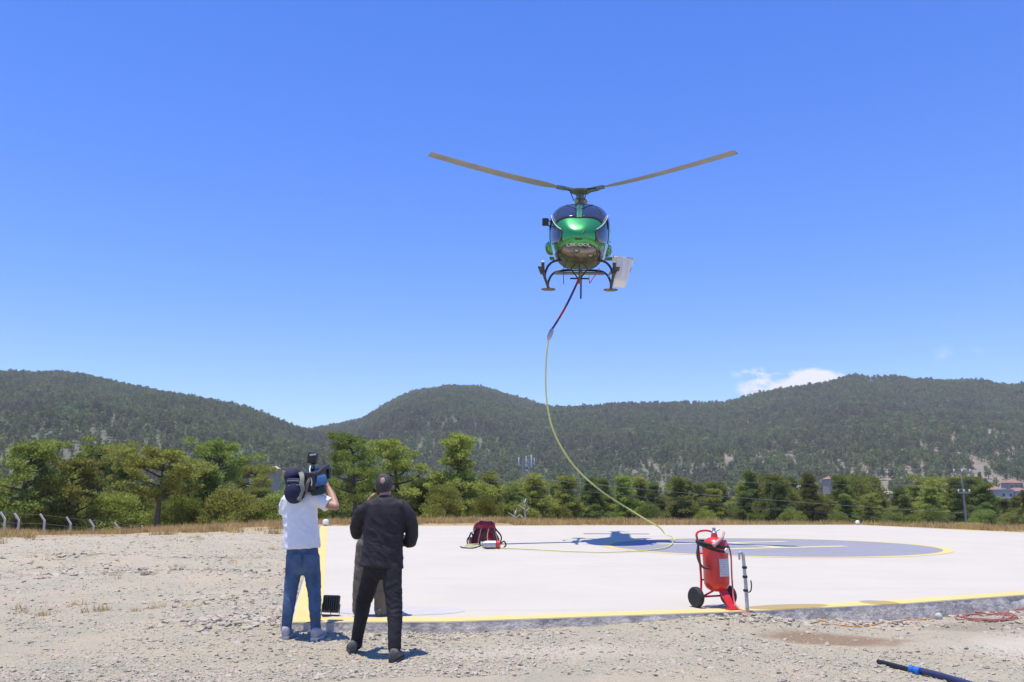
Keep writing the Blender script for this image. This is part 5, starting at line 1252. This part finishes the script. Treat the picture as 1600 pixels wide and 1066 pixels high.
for hx in (462, 484):
    mb = MB(); c_ = W(hx, 876, -.118); mb.box((0, 0, 0), (.12, .014, .13), Matrix.Translation(c_) @ Matrix.Rotation(R(8), 4, 'X'), bev=.006, taper=(1, 1)); mb.build('back_pocket', MT['jeans'], pw, smooth=40)
mb = MB()
limb(mb, [W(470.5, 857), W(470.5, 845), W(469.5, 820), W(468.5, 797), W(469, 782), W(470, 773), W(470, 767)], [(.216, .152), (.212, .148), (.197, .135), (.2, .127), (.202, .117), (.155, .095), (.085, .08)], n=28, ends=False)
limb(mb, [W(484, 778), W(498, 781, -.01), W(513, 789, -.035)], [(.085, .08), (.084, .08), (.086, .082)], ends=False)
limb(mb, [W(453, 779), W(447, 788, .05), W(445.5, 800, .13)], [.08, .075, .072], ends=False)
obj('shirt', remesh(mb, .009, 3, denim_fold(.008, 9, 5.0, ((.98, .12, .003),))), MT['tee'], pw, 180)
mb = MB(); mb.ellipsoid((0, -.012, .035), (.088, .108, .092), 22, 14, MhW); 
brim = [(0.085 * math.cos(a_), .06 + .13 * math.sin(a_), .045 - .02 * math.sin(a_)) for a_ in [math.pi * k / 14 for k in range(15)]]
mb.add(brim + [(x, y, z - .008) for x, y, z in brim], [tuple(range(15)), tuple(range(29, 14, -1))] + [(k, k + 1, 16 + k, 15 + k) for k in range(14)], MhW); mb.build('cap', MT['navy'], pw)
mb = MB(); mb.ellipsoid((0, -.03, -.03), (.081, .085, .07), 18, 12, MhW); mb.build('hair', MT['hair_dark'], pw)
for ux, dx in ((446.5, R(6)), (494, R(-4))):
    q_ = W(ux, 1000, -.03); x = q_.x + wr.x; y = q_.y + wr.y; shoe(pw, (q_.x, q_.y, gz(x, y) + .002 - wr.z), dx, (MT['shoe_w'], MT['sole_w']), 1.12)
# --- his camera
vc = tag(empty('video_camera', tuple(W(489, 766, 0) + wr)), 'black shoulder video camera with blue and navy pouches, carried by the cameraman', 'video camera'); vo_ = vc.location - wr
V = lambda u, v, dy=0.0: W(u, v, dy) - vo_
tilt = Matrix.Rotation(R(16), 4, 'X') @ Matrix.Rotation(R(-8), 4, 'Z')
def vbox(name, c_, d_, mat_, rot_=None, bev=.012, par=vc):
    mb = MB(); mb.box((0, 0, 0), d_, Matrix.Translation(c_) @ (rot_ if rot_ is not None else tilt), bev=bev); return mb.build(name, mat_, par, smooth=40)
cb = vbox('camera_body', V(490, 748, .08), (.15, .36, .20), MT['black_plastic'])
vbox('battery', V(486, 751, -.14), (.125, .08, .185), MT['black_plastic'])
ldir = tilt @ Vector((0, 1, 0)); lb = V(492, 748, .25)
mb = MB(); Mx = Matrix.Translation(lb) @ ldir.to_track_quat('Z', 'Y').to_matrix().to_4x4(); mb.lathe([(.045, -.02), (.05, .06), (.043, .07), (.043, .15), (.055, .16), (.06, .22), (.052, .22)], 22, Mx); ln = mb.build('lens', MT['black_plastic'], vc, smooth=40)
vbox('lens_hood', tuple(lb + ldir * .26), (.17, .08, .13), MT['black_plastic'], par=ln)
mb = MB(); mb.tube(catmull([V(487, 734, -.12), V(487, 729, -.06), V(489, 728, .10), V(490, 735, .2)], 5), .015, 8); mb.build('top_handle', MT['black_plastic'], vc)
mb = MB(); mb.tube([V(478, 741, .12), V(470, 741, .02)], [.028, .034], 12); mb.build('viewfinder', MT['black_plastic'], vc)
li = vbox('lamp', V(488.5, 716, .06), (.105, .09, .125), MT['black_plastic'], Matrix.Rotation(R(6), 4, 'Y'), .025)
mb = MB(); mb.tube([V(489, 733, .06), V(489, 722, .06)], .018, 8); mb.build('lamp_post', MT['dark_metal'], li)
mb = MB(); mb.tube([V(484, 711.5, .02), V(494, 710.5, .02)], .012, 8); mb.build('lamp_knob', MT['steel'], li)
mb = MB(); mb.tube([V(494, 741, -.06), V(503, 734, .08), V(512, 728, .24)], [.018, .026, .026], 12, round_ends=True); mb.build('microphone', MT['rubber'], vc)
mb = MB(); mb.box((0, 0, 0), (.145, .06, .105), Matrix.Translation(V(500, 751, -.14)) @ Matrix.Rotation(R(-16), 4, 'Y') @ Matrix.Rotation(R(-10), 4, 'X'), bev=.022); mb.build('blue_pouch', pmat('blue nylon', (.035, .12, .28), .7, 0, .25, 16), vc, smooth=50)
mb = MB(); mb.box((0, 0, 0), (.16, .09, .14), Matrix.Translation(V(497, 763, -.07)) @ Matrix.Rotation(R(-12), 4, 'Y'), bev=.03); mb.build('rain_cover', pmat('dark teal nylon', (.012, .035, .055), .7, 0, .3, 12), vc, smooth=50)
mb = MB(); mb.ellipsoid((0, 0, 0), (.115, .075, .13), 18, 12, Matrix.Translation(V(461, 768, -.13)) @ Matrix.Rotation(R(10), 4, 'Y')); mb.box((0, 0, 0), (.15, .10, .13), Matrix.Translation(V(459, 757, -.12)), bev=.03); mb.build('navy_pouch', MT['navy'], vc, smooth=60)
mb = MB(); mb.tube([V(448.5, 752, -.175), V(468, 751, -.185)], .006, 6); mb.tube([V(449.5, 759, -.18), V(468, 758, -.19)], .006, 6); mb.build('pouch_zip', pmat('grey zip', (.16, .16, .19), .6), vc)
MT['webbing'] = pmat('grey green webbing', (.22, .23, .18), .85, 0, .2, 20)
mb = MB(); mb.tube(catmull([V(470, 738, -.14), V(472, 746, -.2), V(471.5, 757, -.22), V(473, 765, -.22), V(469.5, 776, -.21), V(467, 782, -.20)], 5), [(.024, .006)] * 16 + [(.017, .008)] * 6 + [(.024, .012)] * 4, 8, side=(1, 0, 0)); mb.build('strap', MT['webbing'], vc)
mb = MB(); mb.tube(catmull([V(482, 741, -.16), V(483.5, 748, -.19), V(480, 757, -.2), V(478, 768, -.18)], 5), (.017, .006), 8, side=(1, 0, 0)); mb.build('strap', pmat('brown grey webbing', (.17, .15, .14), .85), vc)
mb = MB(); mb.tube(catmull([V(485, 728, -.1), V(484, 736, -.17), V(487, 752, -.19), V(486.5, 759, -.18)], 5), .006, 6); mb.build('cable', MT['white_plastic'], vc)

# --- the man in black
BY = 8.12; br = Vector((-1.30, BY, gz(-1.30, BY)))
B = lambda u, v, dy=0.0: at(u, v, BY + dy) - br
pb = tag(empty('person', tuple(br)), 'person in black shirt and black trousers seen from behind, one hand raised to the face', 'person')
LS = .83
LW, RW = (573.5, 793, .34), (618, 836, .30)
mb = MB()
limb(mb, [B(598, 890), B(598, 850), B(600, 815), B(601, 792), B(602, 779)], [(.15, .11), (.16, .11), (.17, .105), (.16, .09), (.065, .065)])
limb(mb, [B(602, 783), B(601.5, 773, .02), B(601, 762, .03)], [(.076, .076), (.072, .074), (.068, .072)])
MhB = head(mb, B(600.5, 758.5, .05), (-.05, .87, .42), 1.03)
limb(mb, [B(570, 796), B(560, 815, .04), B(559, 832, .13)], [.055, .05, .044]); limb(mb, [B(559, 832, .13), B(566, 813, .25), B(*LW)], [.044, .042, .03])
hand(mb, B(*LW), B(578, 775, .33) - B(*LW), (.8, .1, .2), 1, .45)
limb(mb, [B(634, 797), B(641, 822, .02), B(640, 846, .07)], [.056, .05, .044]); limb(mb, [B(640, 846, .07), B(630, 842, .2), B(*RW)], [.044, .042, .03])
hand(mb, B(*RW), (-.5, .6, .4), (-.7, -.5, .3), 1, .5)
for P5 in ([B(585, 888, .05), B(576, 915, .12), B(567.5, 945, .18), B(562, 975, .22), B(557, 1003, .28)], [B(611, 888, -.03), B(613, 915, -.08), B(616, 945, -.13), B(617, 978, -.2), B(616.5, 1012, -.27)]): limb(mb, P5, [.08, .075, .058, .054, .042])
obj('body', remesh(mb, .0075, 2), MT['skin'], pb, 180); eyes(pb, MhB)
LS = .945
mb = MB()
limb(mb, [B(598, 862), B(598, 876), B(598, 888)], [(.172, .12), (.182, .13), (.17, .12)], n=24)
limb(mb, [B(584, 886, .04), B(576, 915, .11), B(567.5, 945, .17), B(562.5, 975, .21), B(558, 996, .26), B(557, 1006, .27)], [(.102, .115), (.09, .10), (.078, .085), (.068, .076), (.06, .068), (.063, .072)])
limb(mb, [B(612, 886, -.03), B(613.5, 915, -.08), B(616, 945, -.13), B(617, 978, -.2), B(616.5, 1004, -.25), B(616.5, 1014, -.26)], [(.104, .115), (.093, .10), (.081, .087), (.071, .078), (.062, .07), (.065, .073)])
obj('trousers', remesh(mb, .009, 3, denim_fold(.006, 24, 11.0, ((.50, .12, .006), (.10, .08, .005)))), MT['black_denim'], pb, 180)
mb = MB()
limb(mb, [B(595.5, 886), B(597, 870), B(598.5, 845), B(600, 820), B(601, 803), B(602, 790), B(602, 783), B(602, 776)], [(.228, .172), (.214, .16), (.2, .142), (.208, .135), (.215, .128), (.195, .112), (.145, .098), (.07, .074)], n=28, ends=False)
limb(mb, [B(578, 792), B(564, 803, .02), B(557.5, 820, .07), B(557.5, 834, .13)], [.078, .074, .068, .062]); limb(mb, [B(557.5, 834, .13), B(565, 815, .24), B(571.5, 799, .32)], [.062, .056, .044], ends=False)
limb(mb, [B(626, 792), B(638, 806, .01), B(643.5, 828, .04), B(641.5, 847, .07)], [.078, .074, .068, .062]); limb(mb, [B(641.5, 847, .07), B(631, 844, .19), B(621, 838, .28)], [.062, .056, .044], ends=False)
obj('shirt', remesh(mb, .009, 3, denim_fold(.009, 11, 17.0, ((1.02, .12, .004),))), MT['black_cotton'], pb, 180)
mb = MB(); mb.tube([B(602 + 9.5 * math.cos(a_), 777.5 + 1.6 * math.sin(a_), .07 * math.sin(a_) + .01) for a_ in [2 * math.pi * k / 20 for k in range(20)]], (.009, .014), 8, closed=True); mb.build('collar', MT['black_cotton'], pb)
# hair: a close shell with a thin patch at the crown
bm = bmesh.new(); bmesh.ops.create_uvsphere(bm, u_segments=72, v_segments=48, radius=1)
kill = []
for v in bm.verts:
    d = v.co.normalized()
    bald = (d - Vector((-.12, -.62, .77)).normalized()).length < .30 + .06 * mnoise.noise(d * 5)
    face = d.y > .30 and d.z < .72 or d.z < -.5 or (d.y > -.05 and d.z < .08)
    if bald or face: kill.append(v)
    v.co = Vector((d.x * .083, d.y * .103 - .012, d.z * .100 + .018)) * (1 + .022 * mnoise.noise(d * 14) + .03 * mnoise.noise(Vector((d.x * 40, d.y * 12, d.z * 12))))
    v.co = MhB @ v.co
bmesh.ops.delete(bm, geom=kill, context='VERTS'); me = bpy.data.meshes.new('hair'); bm.to_mesh(me); bm.free()
ho = obj('hair', me, MT['hair_grey'], pb, 180); sm = ho.modifiers.new('t', 'SOLIDIFY'); sm.thickness = .012; sm.offset = -1
mb = MB(); mb.ellipsoid((0, -.052, -.055), (.060, .048, .045), 18, 12, MhB); mb.build('nape_hair', MT['hair_dark'], pb)
mb = MB(); mb.tube([B(573, 884, -.10), B(583, 887, -.118)], .006, 6); mb.build('pocket_zip', MT['steel'], pb)
for (u, v, dy, ya) in ((552.5, 1012, .27, R(14)), (617, 1034, -.27, R(-5))):
    q_ = B(u, v, dy); q_.y = dy - .03; x, y = q_.x + br.x, q_.y + br.y; shoe(pb, (q_.x, q_.y, gz(x, y) + .002 - br.z), ya, (MT['shoe_k'], MT['sole_k']), 1.06)

# --- the third person, standing on the pad hidden behind the man in black
TY = 9.95; trr = Vector((-1.64, TY, .004))
H3 = lambda x, y, z: Vector((x, y, z))
pt_ = tag(empty('person', tuple(trr)), 'person in grey brown trousers standing on the pad, mostly hidden behind the man in black', 'person')
LS = .83
mb = MB(); limb(mb, [H3(.02, 0, .80), H3(.06, 0, 1.05), H3(.10, 0, 1.22), H3(.11, 0, 1.32)], [(.13, .09), (.13, .09), (.14, .085), (.06, .06)]); limb(mb, [H3(.11, 0, 1.30), H3(.12, .01, 1.38), H3(.12, .02, 1.42)], [.055, .052, .052])
Mh3 = head(mb, H3(.125, .03, 1.47), (.1, .95, .2), .95)
for sg in (-1, 1):
    sh0 = H3(.11 + sg * .15, 0, 1.27); el = H3(.11 + sg * .19, .05, 1.02); wrs = H3(.11 + sg * .10, .26, 1.0)
    limb(mb, [sh0, sh0.lerp(el, .5), el], [.05, .046, .04]); limb(mb, [el, el.lerp(wrs, .5), wrs], [.04, .038, .027]); hand(mb, wrs, (-sg * .5, .8, .1), (0, -.3, -1), -sg, .4, .95)
    limb(mb, [H3(sg * .09, 0, .80), H3(sg * .11, .0, .45), H3(sg * .125, 0, .08)], [.075, .055, .04])
obj('body', remesh(mb, .008, 2), MT['skin'], pt_, 180); eyes(pt_, Mh3)
LS = .945
mb = MB(); limb(mb, [H3(0.02, 0, .90), H3(0.01, 0, .74)], [(.165, .12), (.17, .12)], n=20)
for sg in (-1, 1): limb(mb, [H3(sg * .085, 0, .80), H3(sg * .10, 0, .58), H3(sg * .115, -.01, .36), H3(sg * .125, 0, .14), H3(sg * .125, 0, .06)], [.11, .105, .098, .085, .085])
obj('trousers', remesh(mb, .01, 3, denim_fold(.007, 18, 31.0, ((.35, .1, .004),))), MT['khaki'], pt_, 180)
mb = MB(); limb(mb, [H3(.02, 0, .84), H3(.05, 0, 1.02), H3(.09, 0, 1.18), H3(.10, 0, 1.27), H3(.11, 0, 1.33)], [(.185, .13), (.175, .12), (.18, .115), (.16, .10), (.07, .07)], n=24)
for sg in (-1, 1): limb(mb, [H3(.10 + sg * .11, 0, 1.26), H3(.11 + sg * .17, .01, 1.15), H3(.11 + sg * .185, .04, 1.06)], [.07, .068, .064], ends=False)
obj('shirt', remesh(mb, .01, 3, denim_fold(.007, 10, 41.0)), MT['khaki'], pt_, 180)
mb = MB(); mb.ellipsoid((0, -.022, .03), (.081, .095, .09), 20, 14, Mh3); mb.build('hair', MT['hair_dark'], pt_)
for sg in (-1, 1): shoe(pt_, (sg * .125, -.02, 0), sg * R(-8), (MT['shoe_k'], MT['sole_k']), .95)

# ------------------------------------------------------------------ summer haze over the valley
mb = MB(); mb.box((0, 400, 170), (8200, 8800, 400)); hz_o = mb.build('haze', None, smooth=0)
m = bpy.data.materials.new('haze air'); m.use_nodes = True; t = m.node_tree; t.nodes.clear(); out = N(t, 'ShaderNodeOutputMaterial'); pv = N(t, 'ShaderNodeVolumePrincipled')
pv.inputs['Color'].default_value = (.97, .98, .97, 1); pv.inputs['Density'].default_value = .00016; pv.inputs['Anisotropy'].default_value = .0
t.links.new(pv.outputs[0], out.inputs['Volume']); hz_o.data.materials.append(m); tag(hz_o, 'thin pale summer haze over the valley', 'haze', kind='stuff')
